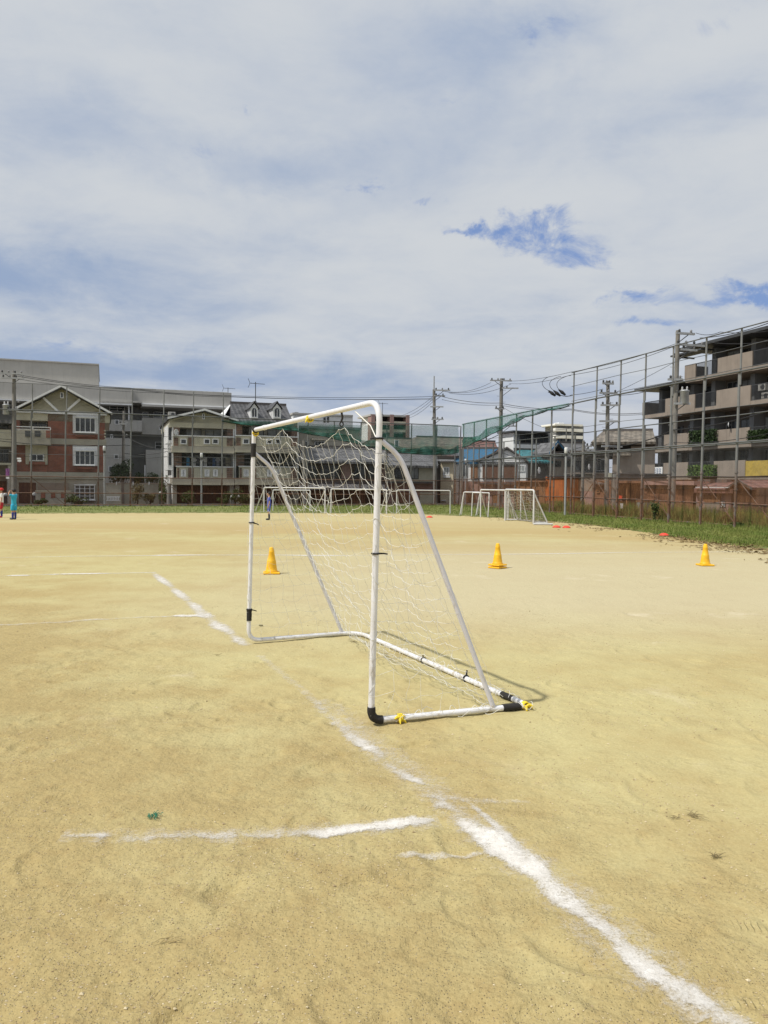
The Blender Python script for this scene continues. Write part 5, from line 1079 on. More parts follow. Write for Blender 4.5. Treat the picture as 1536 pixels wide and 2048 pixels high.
B.part('wall', 'taupe', [(1128, 948, 1185, 982)], 0, 5); B.part('back_wall', 'timber', [(1128, 982.3, 1185, 1035)], 1.5, 5, z0=0); B.part('pier', 'pink_wall', [(1128, 982.3, 1132, 1035), (1142, 982.3, 1147, 1035), (1163, 982.3, 1185, 1035)], 0, 1.48, z0=0); B.part('roof', 'taupe_dark', [(1127, 946, 1186, 948)], -.15, 5.1)
B = Bd('balcony_flat', 'two storey taupe house with a long dark balcony opening', 'house', 'right', 1180, 7, ang=R(-15))
B.part('back_wall', 'grey_dark', [(1146, 905, 1214, 945)], 1.2, 6); B.part('floor', 'taupe', [(1146, 945.3, 1214, 1035)], 0, 6, z0=0); B.part('roof', 'tile_brown', [(1140, 901, 1216, 906)], -.6, 6.3); B.window(1186, 916, 1210, 942, 3, 1, 1.2, 'frame_white', 'glass'); B.window(1150, 920, 1176, 942, 2, 1, 1.2, 'frame_dark', 'glass')
u_a, z_a = B.uz(1146, 945, .05); u_b, _ = B.uz(1214, 945, .05); rails(B.root, u_a, u_b, .05, z_a, z_a+.8, .13); B.part('cornice', 'pink_wall', [(1146, 949, 1214, 952)], -.25, -.002)
B = Bd('grey_roof_house', 'big taupe house with a broad grey tiled roof beside the apartment building', 'house', 'right', 1265, 9, ang=R(-18))
B.part('wall', 'taupe', [(1224, 893, 1309, 1040)], 0, 7, z0=0); B.part('gable_wall', 'taupe_dark', [(1228, 878, 1309, 893)], .1, 7)
B.ridge_side(1182, 1312, 884, 1206, 1306, 862, -.6, 3, 'tile_brown'); B.part('recess', 'dark_void', [(1228, 888, 1262, 899)], -.05, -.002); B.part('awning', 'tile_brown', [(1227, 905, 1262, 911)], -.7, -.002)
B.part('upper_wall', 'grey_dark', [(1190, 884, 1223.7, 912)], .3, 7); B.part('trim', 'pink_wall', [(1190, 900, 1223.7, 904)], -.1, .28)
B = Bd('low_annex', 'low brown annex with a small square window under the grey roofed house', 'shed', 'right', 1205, 4.4)
B.part('wall', 'brown_sheet', [(1186, 961, 1221, 1040)], 0, 3, z0=0); mb = MB(); a, z0_ = B.uz(1180, 963, -.1); b_, z1_ = B.uz(1210, 971, -.1); mb.prism([(a, z0_), (b_, z1_), (b_, z1_+.09), (a, z0_+.09)], -.3, 3); mb.build('roof', 'taupe_dark', B.root); B.window(1194, 979, 1201, 986, 1, 1, 0, 'boards', 'dark_void')
B = Bd('carport', 'open brown carport behind the fence at the foot of the grey roofed house', 'carport', 'right', 1258, 4.6)
B.part('back_wall', 'brown_sheet', [(1224, 966, 1283, 1045)], 2.5, 3, z0=0); B.part('roof', 'brown_sheet', [(1222, 962, 1285, 966)], -.2, 3.1); B.part('post', 'boards', [(1224, 966.3, 1227, 1045), (1252, 966.3, 1254, 1045), (1281, 966.3, 1284, 1045)], 0, .15, z0=0); B.part('low_wall', 'taupe', [(1227, 1010, 1252, 1045)], .5, .7, z0=0)
# --- apartment building on the right
B = Bd('apartment_building', 'four storey taupe apartment building with long balconies on the right', 'apartment building', 'right', 1369, D=62)
def zz(px, py, v=0.0): return B.uz(px, py, v)[1]
uA = B.uz(1285, 960)[0]; uB = B.uz(1369, 960)[0]; uE = B.uz(1536, 960)[0]+7
Z = [zz(1396, 955)+.1, zz(1300, 899), zz(1396, 816.5), zz(1396, 755), zz(1369, 704)]
def U(px): return B.uz(px, 850)[0]
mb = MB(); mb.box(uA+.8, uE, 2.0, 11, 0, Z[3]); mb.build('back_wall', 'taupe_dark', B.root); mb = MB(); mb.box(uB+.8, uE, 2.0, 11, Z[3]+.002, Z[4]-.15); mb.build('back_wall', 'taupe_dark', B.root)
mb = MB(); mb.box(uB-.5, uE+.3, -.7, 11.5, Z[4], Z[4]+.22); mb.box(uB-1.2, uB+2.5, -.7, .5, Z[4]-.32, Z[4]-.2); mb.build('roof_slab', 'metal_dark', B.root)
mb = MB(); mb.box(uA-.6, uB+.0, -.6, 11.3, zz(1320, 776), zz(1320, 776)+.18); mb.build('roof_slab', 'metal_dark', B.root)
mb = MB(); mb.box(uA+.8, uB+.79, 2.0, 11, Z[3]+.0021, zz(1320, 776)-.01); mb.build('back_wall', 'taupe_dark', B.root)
mb = MB(); mb.tube([(uB-.9, -.5, Z[4]-.05), (uB-.9, -.5, Z[4]-.35), (uB+.1, .6, Z[4]-.55)], .07, 8); mb.build('gutter_pipe', 'metal_dark', B.root)
for k, z in enumerate(Z[:4]):
    l = uA if k < 3 else uB; mb = MB(); mb.box(l, uE, -.1, 1.99, z-.28, z); mb.build('floor_slab', 'taupe', B.root)
mb = MB(); mb.box(uA, uE, .3, 1.98, 0, Z[0]-.281); mb.build('ground_wall', 'pink_wall', B.root)
cols = [U(1300), U(1362), U(1403), U(1480), U(1545), uE-.3]
for k in range(4):
    for c_ in cols:
        if k == 3 and c_ < uB: continue
        mb = MB(); mb.box(c_-.22, c_+.22, 1.0, 1.99, Z[k]+.001, (Z[k+1]-.282) if k < 3 else Z[4]-.002); mb.build('pier', 'grey_dark', B.root)
def seg(k, x0, x1, kind):
    a, b_ = U(x0), U(x1); z = Z[k]
    if kind == 'p': mb = MB(); mb.box(a, b_, -.12, .02, z-.26, z+1.12); mb.build('balcony_parapet', 'taupe', B.root)
    elif kind == 'y': mb = MB(); mb.box(a, b_, -.12, .02, z-.1, z+1.05); mb.build('balcony_parapet', 'yellow_panel', B.root)
    else: rails(B.root, a, b_, -.05, z+.02, z+1.12, .11, 'railing', 'metal_dark', .014)
for k, L in enumerate([[(1288, 1330, 'r'), (1331, 1380, 'p'), (1381, 1431, 'r'), (1432, 1495, 'p'), (1496, 1560, 'y')], [(1286, 1330, 'r'), (1331, 1381, 'p'), (1382, 1432, 'r'), (1433, 1502, 'p'), (1503, 1560, 'r')],
                       [(1286, 1331, 'r'), (1332, 1391, 'p'), (1392, 1433, 'r'), (1434, 1502, 'p'), (1503, 1560, 'r')], [(1370, 1391, 'p'), (1392, 1434, 'r'), (1435, 1504, 'p'), (1505, 1560, 'r')]]):
    for s in L: seg(k, *s)
    for i, (x0, x1) in enumerate(((1308, 1326), (1336, 1358), (1368, 1396), (1410, 1432), (1438, 1462), (1486, 1500), (1508, 1534))):
        if k == 3 and x0 < 1385: continue
        win(B.root, U(x0), U(x1), Z[k]+.05, Z[k]+(1.95 if k < 3 else 1.9), 2, 1, 1.99, 'grey_dark' if i % 2 else 'frame_dark', 'glass_light' if (i+k) % 3 == 0 else 'glass', .06)
for k in range(4):
    mb = MB(); a = U(1286) if k < 3 else U(1369); mb.box(a, a+.14, -.1, 1.99, Z[k]+.0, Z[k]+1.12); mb.build('end_panel', 'taupe', B.root)
APT = B
def on_apt(px, py, v): u, z = B.uz(px, py, v); p = B.root.location; e, n_ = B.e, B.n; q = B.O+e*u+n_*v; return Vector((q.x, q.y, z))
for (px, py, w_, lb) in ((1527, 774, 1.0, 'air conditioner on the third floor balcony at the right edge'), (1533, 792, 1.0, 'air conditioner stacked low at the right edge balcony')):
    p = on_apt(px, py, .6); ac_unit(px, py, p.y, A_RIGHT, lb, .9)
ac_unit(1045, 951, atD(1045, 951, 1).y*0+line_hit(1045, A_BACK, P_BACK, 6.6).y, A_BACK, 'air conditioner hung on the white house wall', .8)
ac_unit(343.5, 829, line_hit(343.5, A_BACK, P_BACK, 6.4).y+1, A_BACK, 'air conditioner perched by the gabled balcony house roof', .6)
# hedges climbing over the balconies, banner, laundry
def hedge(x0, y0, x1, y1, m, label, seed):
    a, b_, c_, d_ = B.rect(x0, y0, x1, y1, -.3); q = B.O+B.e*((a+b_)/2)+B.n*(-.3); t_ = thing('hanging_hedge', label, 'hedge', (q.x, q.y, c_), A_RIGHT, 'greenery on the balconies'); r2 = np.random.default_rng(seed); mb = MB(); W_, H_ = (b_-a)/2, d_-c_
    for k in range(2600):
        p = (r2.uniform(-W_, W_), r2.uniform(-.3, .25), r2.uniform(0, H_)); s = r2.uniform(.04, .09); a_ = r2.normal(size=3); a_ /= np.linalg.norm(a_); b2 = np.cross(a_, r2.normal(size=3)); b2 /= np.linalg.norm(b2); p = np.array(p)
        mb.add([p-a_*s, p+b2*s*.5, p+a_*s, p-b2*s*.5], [(0, 1, 2, 3)])
    mb.build('foliage', m, t_); mb = MB(); mb.box(-W_*.98, W_*.98, -.12, .15, -.02, .08); mb.build('planter', 'taupe_dark', t_)
hedge(1381, 860, 1433, 888, 'leaf_dark', 'dark green creeper covering the second floor balcony rail', 1); hedge(1380, 930, 1431, 955, 'leaf_bright', 'bright green box hedge on the lowest balcony', 2)
hedge(1500, 860, 1536, 880, 'leaf_dark', 'dark green planting at the right end of the second floor', 3)
p = on_apt(1309.5, 942, -.2); t_ = thing('banner', 'white cloth banner with blurred blue lines hung on the balcony rail', 'banner', p, A_RIGHT); W_ = abs(U(1324)-U(1295))/2
mb = MB(); 
for i in range(9): x = -W_+2*W_*i/8; y = .03*math.sin(i*1.7); mb.v += [(x, y, -.33), (x, y, .33)]
for i in range(8): mb.f.append((2*i, 2*i+2, 2*i+3, 2*i+1))
o = mb.build('cloth', 'white_wall', t_); q = o.modifiers.new('s', 'SOLIDIFY'); q.thickness = .015
mb = MB()
for j in range(3):
    for i in range(5): x = -W_*.8+W_*.36*i; mb.box(x, x+W_*.22, -.055, -.045, .14-.17*j, .20-.17*j)
mb.build('print', mat('banner_print', (.22, .28, .42), .8), t_)
def garment(px, py, D, w_, h_, rgb, label, name, ang):
    p = atD(px, py, D); mb = MB(); pol = [(-w_*.32, -h_), (w_*.32, -h_), (w_*.30, -h_*.35), (w_*.5, -h_*.42), (w_*.56, -h_*.25), (w_*.3, -.02), (w_*.12, 0), (0, -.04), (-w_*.12, 0), (-w_*.3, -.02), (-w_*.56, -h_*.25), (-w_*.5, -h_*.42), (-w_*.30, -h_*.35)]
    if name != 'shirt': pol = [(-w_*.3, -h_), (-w_*.05, -h_), (0, -h_*.45), (w_*.05, -h_), (w_*.3, -h_), (w_*.28, 0), (-w_*.28, 0)] if name == 'trousers' else [(-w_*.5, -h_), (w_*.5, -h_*.97), (w_*.5, 0), (-w_*.5, 0)]
    mb.prism(pol, -.02, .02); o = mb.build(name, mat('cloth_%d' % px, rgb, .9)); o.location = p; o.rotation_euler = (0, 0, ang); tag(o, label, 'laundry', 'laundry on the balconies')
DH = line_hit(410, A_BACK, P_BACK, 6.3).y
for px, rgb, nm, lb in ((376, (.05, .20, .36), 'towel', 'blue towel at the left end of the laundry line'), (388, (.5, .5, .5), 'shirt', 'pale shirt right of the blue towel'), (395, (.04, .04, .05), 'shirt', 'first black shirt on the laundry line'), (403, (.6, .6, .6), 'shirt', 'light shirt hung between dark ones'),
                        (411, (.55, .55, .53), 'towel', 'pale towel beside the lamp pole'), (419, (.03, .03, .04), 'shirt', 'broad black shirt in the middle of the line'), (428, (.05, .10, .22), 'trousers', 'dark blue trousers on the laundry line'), (436, (.25, .26, .30), 'shirt', 'grey shirt near the right end of the line'), (448, (.04, .04, .045), 'trousers', 'black trousers at the right end by the locker')):
    garment(px, 915, DH+(px-410)*.012, .34 if nm != 'towel' else .2, .62, rgb, lb, nm, A_BACK)
mb = MB(); p0 = atD(368, 915, DH-.5); p1 = atD(455, 915, DH+.55); mb.tube([p0, p1], .018, 6); tag(mb.build('laundry_pole', 'metal'), 'thin pole the laundry hangs from on the middle balcony', 'pole')
p = atD(452, 922, DH+1.2); mb = MB(); mb.box(-.3, .3, 0, .4, -.75, .25); o = mb.build('locker', 'grey_render'); mb = MB(); mb.box(-.26, -.01, -.015, -.001, -.7, .2); mb.box(.01, .26, -.015, -.001, -.7, .2); mb.build('door', 'cream', o); o.location = p; o.rotation_euler.z = A_BACK; tag(o, 'tall grey storage locker at the right end of the laundry balcony', 'locker')
# dishes, globe lamps
def dish(px, py, D, rad, rz, label):
    p = atD(px, py, D); t_ = thing('satellite_dish', label, 'satellite dish', p, rz, 'satellite dishes'); mb = MB(); n = 20
    for ring, rr_ in enumerate((0, .5, .8, 1.0)):
        for k in range(n): a = 2*math.pi*k/n; mb.v.append((rad*rr_*math.cos(a), -.02-.14*rad*(rr_**2)*2, rad*1.08*rr_*math.sin(a)))
    for i in range(3):
        for k in range(n): mb.f.append((i*n+k, i*n+(k+1) % n, (i+1)*n+(k+1) % n, (i+1)*n+k))
    o = mb.build('reflector', 'white_wall', t_, True); q = o.modifiers.new('s', 'SOLIDIFY'); q.thickness = .02
    mb = MB(); mb.tube([(0, 0, -rad), (0, -rad*.7, -rad*.6), (0, -rad, -.05)], .01, 6); mb.box(-.02, .02, -rad-.04, -rad, -.06, .01); mb.tube([(0, 0, 0), (0, .08, -.05), (0, .08, -.35)], .014, 6); mb.build('arm', 'metal_dark', t_)
dish(351, 865, line_hit(351, A_BACK, P_BACK, 5.3).y, .21, 1.05, 'white satellite dish on the corner of the gabled balcony house')
dish(1076, 941, line_hit(1076, A_RIGHT, P_RIGHT, 3.0).y, .19, 1.0, 'white satellite dish above the timber shed')
dish(1176, 934, line_hit(1176, A_RIGHT, P_RIGHT, 6.6).y, .18, 1.0, 'white satellite dish on the dark balcony of the taupe house')
q = on_apt(1455, 849, -.4); dish(1455, 849, q.y, .2, 1.1, 'white satellite dish on the second floor of the apartment building')
for px, py, lb in ((10.5, 989, 'globe lamp at the left edge beside the garage'), (68.5, 988, 'globe lamp on the end of the grilled garden wall'), (463.5, 994, 'left globe lamp of the pair by the balcony houses'), (478.5, 994, 'right globe lamp of the pair by the balcony houses'), (321, 986, 'globe lamp on the pier of the tan boundary wall')):
    D = line_hit(px, A_BACK, P_BACK, 4.1).y; p = atD(px, py, D); t_ = thing('globe_lamp', lb, 'lamp', (p.x, p.y, 0), 0, 'white globe lamps at the gates')
    mb = MB(); mb.ball((0, 0, p.z), .12, 12, 8); mb.build('globe', 'porcelain', t_, True); mb = MB(); mb.tube([(0, 0, 0), (0, 0, p.z-.1)], .03, 8); mb.tube([(0, 0, p.z-.14), (0, 0, p.z-.1)], .07, 8); mb.build('post', 'metal_dark', t_)
# ================================================================== UTILITY POLES
def pole(px, ytop, D, r0, label, arms=(), xform=None, steps=True, top=None, px1=None, m='concrete', grp='utility poles', name='utility_pole', cat='utility pole'):
    p = atD(px1 if px1 is not None else px, 967, D); q = atD(px, ytop, D); H = q.z; dx_ = q.x-p.x
    t_ = thing(name, label, cat, (p.x, p.y, 0), 0, grp); lx = lambda z: dx_*z/H
    mb = MB(); mb.tube([(0, 0, 0), (lx(H*.5), 0, H*.5), (lx(H), 0, H)], [r0, r0*.85, r0*.68], 14); mb.build('pole', m, t_, True)
    for (py, x0, x1, rot, ins) in arms:
        z = atD(px, py, D).z; k = D/F; a, b_ = x0*k, x1*k; mb = MB(); mb.box(min(a, b_), max(a, b_), -.045, .045, -.045, .045); o = mb.build('crossarm', 'metal', t_); o.location = (lx(z), -r0-.05, z); o.rotation_euler = (0, 0, rot)
        for i in range(ins): mb = MB(); x = a+(b_-a)*(i+.3)/max(1, ins-.4); mb.lathe([(.025, .045), (.06, .06), (.04, .10), (.06, .13), (.02, .18)], 8, (x, 0, 0)); mb.build('insulator', 'metal_dark' if i % 2 == 0 else 'insul', o, True)
        mb = MB(); e = a if abs(a) > abs(b_) else b_; mb.tube([(e*.6, 0, -.04), (0, .0, -abs(e)*.5)], .02, 5); mb.build('stay', 'metal_dark', o)
    if steps:
        z = H*.35; k = 0
        while z < H-.6: mb = MB(); s = -1 if k % 2 else 1; mb.tube([(lx(z)+s*r0*.5, 0, z), (lx(z)+s*(r0+.16), 0, z+.01)], .012, 5); z += .42; k += 1; mb.build('climbing_step', 'metal', t_)
    if xform:
        z = atD(px, xform[1], D).z; x = (xform[0]-px)*D/F; o = MB(); o.lathe([(.17, .1), (.19, .13), (.19, .64), (.21, .66), (.21, .69), (.1, .73)], 16); o = o.build('transformer', 'metal', t_, True); o.location = (x, -.1, z-.45)
        mb = MB()
        for a in (-.15, .15): mb.lathe([(.03, .70), (.05, .75), (.03, .79), (.05, .82), (.02, .88)], 8, (a*.7, 0, 0))
        mb.build('bushing', 'porcelain', o, True); mb = MB(); mb.box(min(0, -x), max(0, -x), .0, .06, .1, .18); mb.box(min(0, -x), max(0, -x), .0, .06, .6, .68); mb.build('bracket', 'metal_dark', o)
    if top: mb = MB(); z = atD(px, top, D).z; mb.tube([(lx(H), 0, H-.4), (lx(H), 0, z)], .045, 8); mb.build('lightning_rod', 'metal', t_)
    return t_
def lh(side, px, v): return line_hit(px, A_BACK if side == 'back' else A_RIGHT, P_BACK if side == 'back' else P_RIGHT, v).y
D0 = lh('back', 28, 2.5); pole(28, 742, D0, .15, 'concrete utility pole with transformer in front of the brick house at far left', [(748, -22, 20, .25, 4), (757, -20, 22, .25, 4), (820, -14, 12, 0, 2)], (15.5, 818), px1=28)
D1 = lh('back', 246, 9); pole(248, 822, D1, .12, 'slim utility pole in the gap left of the gabled balcony house', [(848, -8, 6, 0, 2)], px1=245)
D2 = lh('back', 610, 3); pole(608, 880, D2, .16, 'thick pole seen through the goal net by the dark gap', px1=610, steps=False)
D3 = lh('back', 870, 3); pole(868, 779, D3, .15, 'utility pole with a rod on top right of the near goal', [(781, 0, 32, .0, 3), (792, 0, 22, .2, 2), (814, -8, 18, 0, 0), (839, -6, 18, 0, 3)], top=752, px1=871)
D4 = lh('right', 1003, 4); pole(1003, 757, D4, .17, 'utility pole standing before the white gabled house', [(762, -24, 20, .1, 4), (777, 0, 33, 0, 1), (818, -14, 6, .3, 3), (852, 4, 30, .2, 2)], px1=1000)
D5 = lh('right', 1216, 3); pole(1216, 762, D5, .13, 'utility pole with several crossarms before the grey roofed house', [(768, -14, 10, .2, 4), (787, -20, 18, .2, 3), (811, -16, 20, 0, 3), (843, -18, 20, 0, 0), (893, -14, 30, .2, 0)], px1=1214)
D6 = lh('right', 1350, 2.2); pole(1356, 661, D6, .13, 'tall concrete pole with transformer in front of the apartment building', [(668, -8, 34, .25, 2), (690, -8, 60, .3, 4), (700, 4, 42, .3, 2), (760, -20, 10, 0, 2), (808, -6, 26, 0, 0)], (1374, 793), px1=1345)
D7 = lh('right', 1172, 3); pole(1167, 881, D7, .10, 'short grey pole left of the many armed utility pole', [(893, 4, 16, 0, 2), (899, 2, 22, 0, 1)], px1=1165, steps=False)
D8 = lh('back', 922, 2.5); pole(922, 897, D8, .17, 'stubby dark pole at the corner of the white house', px1=922, steps=False); pole(338.5, 967, lh('back', 338.5, 2), .17, 'thick grey stub pole left of the gabled balcony house', steps=False)
D9 = lh('right', 1228, 2); pole(1229, 948, D9, .2, 'thick weathered stub pole behind the fence below the grey roofed house', steps=False)
for px, py, side, v, lb in ((403, 906, 'back', .6, 'slim white capped lamp pole before the gabled balcony house'), (931, 918, 'back', 1.0, 'slim white capped lamp pole before the blue sheeted wing'), (1131, 895, 'right', -.3, 'white capped lamp pole before the orange shed'), (209, 892, 'back', 1.2, 'slim white pole beside the brick house corner'), (820, 963, 'back', 1.0, 'short slim pole in front of the plaster house')):
    D = lh(side, px, v); p = atD(px, 967, D); z = atD(px, py, D).z; t_ = thing('lamp_pole', lb, 'lamp pole', (p.x, p.y, 0), 0, 'slim lamp poles'); mb = MB(); mb.tube([(0, 0, 0), (0, 0, z-.3)], .055, 10); mb.build('pole', 'metal', t_, True)
    mb = MB(); mb.lathe([(.05, 0), (.085, .05), (.085, .26), (.07, .3)], 12, (0, 0, z-.3)); mb.build('lamp_cap', 'frame_white', t_, True); mb = MB(); mb.tube([(0, 0, z-.42), (0, 0, z-.3)], .075, 10); mb.build('collar', 'metal_dark', t_)
# ================================================================== CABLES
WL = [('thick cable', .020), ('thin cable', .012)]
def cable(label, pts, r_=.013, sag=.3, m='wire', grp='overhead cables'):
    P_ = [atD(*p) for p in pts]; out = []
    for a, b_ in zip(P_[:-1], P_[1:]):
        n = 14
        for i in range(n): q = i/n; out.append(a.lerp(b_, q)+Vector((0, 0, -sag*4*q*(1-q))))
    out.append(P_[-1]); mb = MB(); mb.tube(out, r_, 5); tag(mb.build('power_line', m), label, 'cable', grp)
cable('upper cable from the left pole over the brick house to the centre pole', [(28, 748, D0), (260, 776, D0+6), (460, 791, D0+9), (868, 793, D3)], .016, .12)
cable('second cable just under the top one from left pole to centre pole', [(28, 751, D0), (270, 779, D0+6), (465, 794, D0+9), (866, 797, D3)], .016, .12)
cable('lower cable of the long trio from left pole to centre pole', [(30, 757, D0), (330, 786, D0+7), (868, 799, D3)], .012, .18)
cable('telephone cable crossing the brick house between its upper floors', [(-60, 874, D0), (250, 890, D0+5), (480, 893, D0+9), (610, 890, D2)], .022, .25)
cable('telephone cable at the second floor level of the balcony houses', [(-60, 872, D0+.3), (245, 868, D1), (345, 897, D0+7), (608, 901, D2)], .016, .35)
cable('slack cable across the balcony fronts', [(245, 906, D1), (345, 900, D0+7), (420, 905, D0+8), (608, 897, D2)], .02, .2)
cable('thin cable low across the brick house', [(-60, 905, D0), (245, 915, D1), (345, 910, D0+7), (610, 925, D2)], .01, .15)
cable('cable running at the fence rail height over the grey complex', [(28, 820, D0), (245, 835, D1)], .012, .1); cable('dark cable from the pole behind the goal to the centre pole', [(610, 893, D2), (868, 899, D3)], .026, .12)
cable('cable from the centre pole to the white house pole, low', [(868, 899, D3), (925, 893, D8+1), (1000, 868, D4)], .026, .15)
for k, (y0, y1) in enumerate(((781, 765), (783, 764), (786, 768))): cable(['left high voltage line between centre pole and white house pole', 'middle high voltage line between centre pole and white house pole', 'right high voltage line between centre pole and white house pole'][k], [(880+k*9, y0, D3), (982+k*20, y1, D4)], .013, .35)
cable('upper cable dropping from the centre pole toward the right', [(884, 793, D3), (1000, 806, D3-2), (1142, 818, D3-8), (1285, 826, D3-10)], .018, .15); cable('lower cable dropping from the centre pole toward the right', [(884, 799, D3), (1000, 810, D3-2), (1142, 820, D3-8), (1285, 829, D3-10)], .014, .15)
for k, (x, y) in enumerate(((803, 829), (812, 831), (820, 833))): cable(['leftmost', 'middle', 'rightmost'][k]+' of three service lines climbing to the centre pole', [(x-8, y+4, D3+25), (866, 793+k*5, D3)], .014, .25)
cable('high line from the white house pole up to the tall fence corner', [(1015, 762, D4), (1142, 744, 37), (1350, 688, D6)], .011, .12); cable('second line from the white house pole to the tall pole', [(1018, 767, D4), (1142, 750, 37), (1350, 692, D6)], .011, .16)
cable('line from the many armed pole to the white house pole', [(1010, 817, D4), (1100, 860, D4-4), (1120, 868, D4-5)], .012, .1); cable('line between the many armed pole and the tall transformer pole', [(1222, 790, D5), (1350, 762, D6)], .014, .2)
cable('upper line between the many armed pole and the tall pole crossarm', [(1206, 778, D5), (1142, 790, D5+3), (1128, 792, D5+4)], .013, .05); cable('diagonal line rising to the tall pole', [(1226, 787, D5), (1356, 720, D6)], .010, .05)
cable('lines leaving the tall pole toward the right edge, top', [(1392, 666, D6), (1440, 664, D6-2), (1580, 655, D6-6)], .012, .1); cable('lines leaving the tall pole toward the right edge, middle', [(1400, 676, D6), (1600, 620, D6-7)], .016, .2); cable('line leaving the tall pole over the apartment roof', [(1416, 684, D6), (1600, 668, D6-5)], .013, .2)
cable('bundled cable along the right fence at the first rail', [(1214, 893, D5), (1345, 860, D6), (1600, 800, D6-7)], .024, .2); cable('bundled cable in front of the apartment building', [(1214, 905, D5), (1345, 885, D6), (1600, 852, D6-7)], .014, .2)
cable('low cable from the white house pole to the many armed pole', [(1003, 905, D4), (1100, 915, D4-5), (1214, 900, D5)], .022, .25); cable('thin cable before the white house eaves', [(925, 921, D8), (1002, 922, D4), (1100, 905, D4-5), (1166, 893, D7)], .016, .1)
for k, (x, y) in enumerate(((1105, 783), (1115, 783), (1125, 781))):
    D = D5+4; mb = MB(); p = atD(x+3, y+5, D); o_ = atD(x, y, D)
    lp = [(x-5+0, y, D), (x-18+k*3, y-8, D), (x-22+k*6, y-20, D), (x-10+k*9, y-29, D), (x-3+k*10, y-30, D)]; mb.tube(smooth_path([atD(*q) for q in lp], 2), .014, 6)
    a = atD(x-8, y-2, D); b_ = atD(x+6, y+9, D); mb.tube([a, a.lerp(b_, .5), b_], [.03, .10, .05], 8); tag(mb.build('cable_terminal', 'wire'), ['left', 'middle', 'right'][k]+' black cable terminal with a looped lead hanging in mid air by the fence corner', 'cable terminal', 'black cable terminals')
cable('short bracket line under the three black terminals', [(1096, 784, D5+4), (1128, 792, D5+4), (1145, 791, D5+3.6)], .02, .02)
# ================================================================== PLANTS
def gl(side, px, v): q = line_hit(px, A_BACK if side == 'back' else A_RIGHT, P_BACK if side == 'back' else P_RIGHT, v); return (q.x, q.y)
bush('garden_tree', 'dark leafy tree above the tan wall beside the brick house', 'tree', gl('back', 247, 6.2), (.95, .8, 1.0), 2600, .07, 'leaf_dark', 1, trunk_h=1.3)
for i, (px, v, rx, rz_, m, lb) in enumerate(((275, 4.3, .55, 1.0, 'leaf_brown', 'tall brownish shrub before the tan boundary wall'), (300, 4.3, .5, .45, 'leaf_brown', 'low brownish shrub right of the tall one'), (326, 4.2, .35, 1.1, 'leaf_mid', 'green climber at the end of the tan wall'), (333, 2.5, .3, .6, 'leaf_mid', 'small shrub with pink flowers by the stub pole'),
                                             (376, 1.2, .75, .55, 'leaf_mid', 'wild green shrub left of the lamp pole, before the garage'), (470, 1.2, .85, .6, 'leaf_mid', 'broad green shrub before the pair of globe lamps'), (492, 1.4, .6, .45, 'leaf_brown', 'yellowing shrub beside the left near post'), (449, 1.2, .5, .35, 'leaf_mid', 'low shrub at the left of the broad green one'), (150, 1.5, .7, .35, 'leaf_mid', 'low green weeds before the bottom bay window'),
                                             (82, 1.6, .4, .25, 'leaf_mid', 'small weed clump before the garden wall'), (305, 6.5, .8, .6, 'leaf_dark', 'dark bush behind the tan wall'), (281, 6.5, .6, .6, 'leaf_dark', 'dark bush beside the garden tree'))):
    bush('shrub', lb, 'shrub', gl('back', px, v), (rx, .5, rz_), 900, .055, m, 20+i, 'shrubs along the back fence', trunk_h=(1.2 if v > 6 else None))
bush('shrub', 'thin upright weed growing through the right fence', 'shrub', gl('right', 1311, .4), (.22, .2, .5), 260, .05, 'leaf_mid', 60, 'weeds by the right fence'); bush('shrub', 'low weed tuft at the foot of the right fence', 'shrub', gl('right', 1476, .5), (.3, .2, .14), 300, .035, 'leaf_mid', 61, 'weeds by the right fence')
r = np.random.default_rng(31); V_, F_ = [], []       # tall weeds standing between and behind the fences on the right
for k in range(16000):
    u = r.uniform(ur[3], ur[-1]); v = r.uniform(1.0, 3.0); q = loc2('right', u, v); nn = float(vnoise(np.array(u), np.array(v), .6, 12)); h = r.uniform(.15, .75)*(.4+nn); a = r.uniform(0, 6.28); w_ = r.uniform(.012, .03); b0 = len(V_)
    V_ += [(q.x-w_*math.cos(a), q.y-w_*math.sin(a), 0), (q.x+w_*math.cos(a), q.y+w_*math.sin(a), 0), (q.x+r.normal(0, .08), q.y+r.normal(0, .08), h)]; F_.append((b0, b0+1, b0+2))
mb = MB(); mb.v, mb.f = V_, F_; tag(mb.build('weeds', mg), kind='stuff')
# small signs
def sign(px, py, D, w_, h_, m, label, ang=0.0, pole_=True):
    p = atD(px, py, D); t_ = thing('sign', label, 'sign', p, ang); mb = MB(); mb.box(-w_/2, w_/2, -.015, .015, -h_/2, h_/2); mb.build('board', m, t_)
    mb = MB(); mb.tube([(0, .03, -(p.z if pole_ else h_)), (0, .03, h_/2)], .02, 6); mb.build('support', 'metal', t_)
sg = mat('sign_purple', (.22, .06, .22), .5)
sign(15.3, 946, D0+1, .22, .55, sg, 'narrow purple and red notice beside the left utility pole'); sign(15.3, 955.5, D0+.9, .2, .12, 'frame_white', 'small white plate below the purple notice'); sign(38, 917, D0-.3, .24, .09, 'frame_white', 'upper white number plate on the left utility pole', 0, False); sign(39, 921.5, D0-.3, .22, .12, 'frame_white', 'lower white plate on the left utility pole', 0, False)
sign(1241, 994.5, lh('right', 1241, 1.2), .26, .16, 'red_plastic', 'red notice hung on the lower right fence', A_RIGHT, False); sign(1243.5, 1012, lh('right', 1243, 1.2), .2, .24, 'frame_white', 'white paper notice under the red one', A_RIGHT, False)
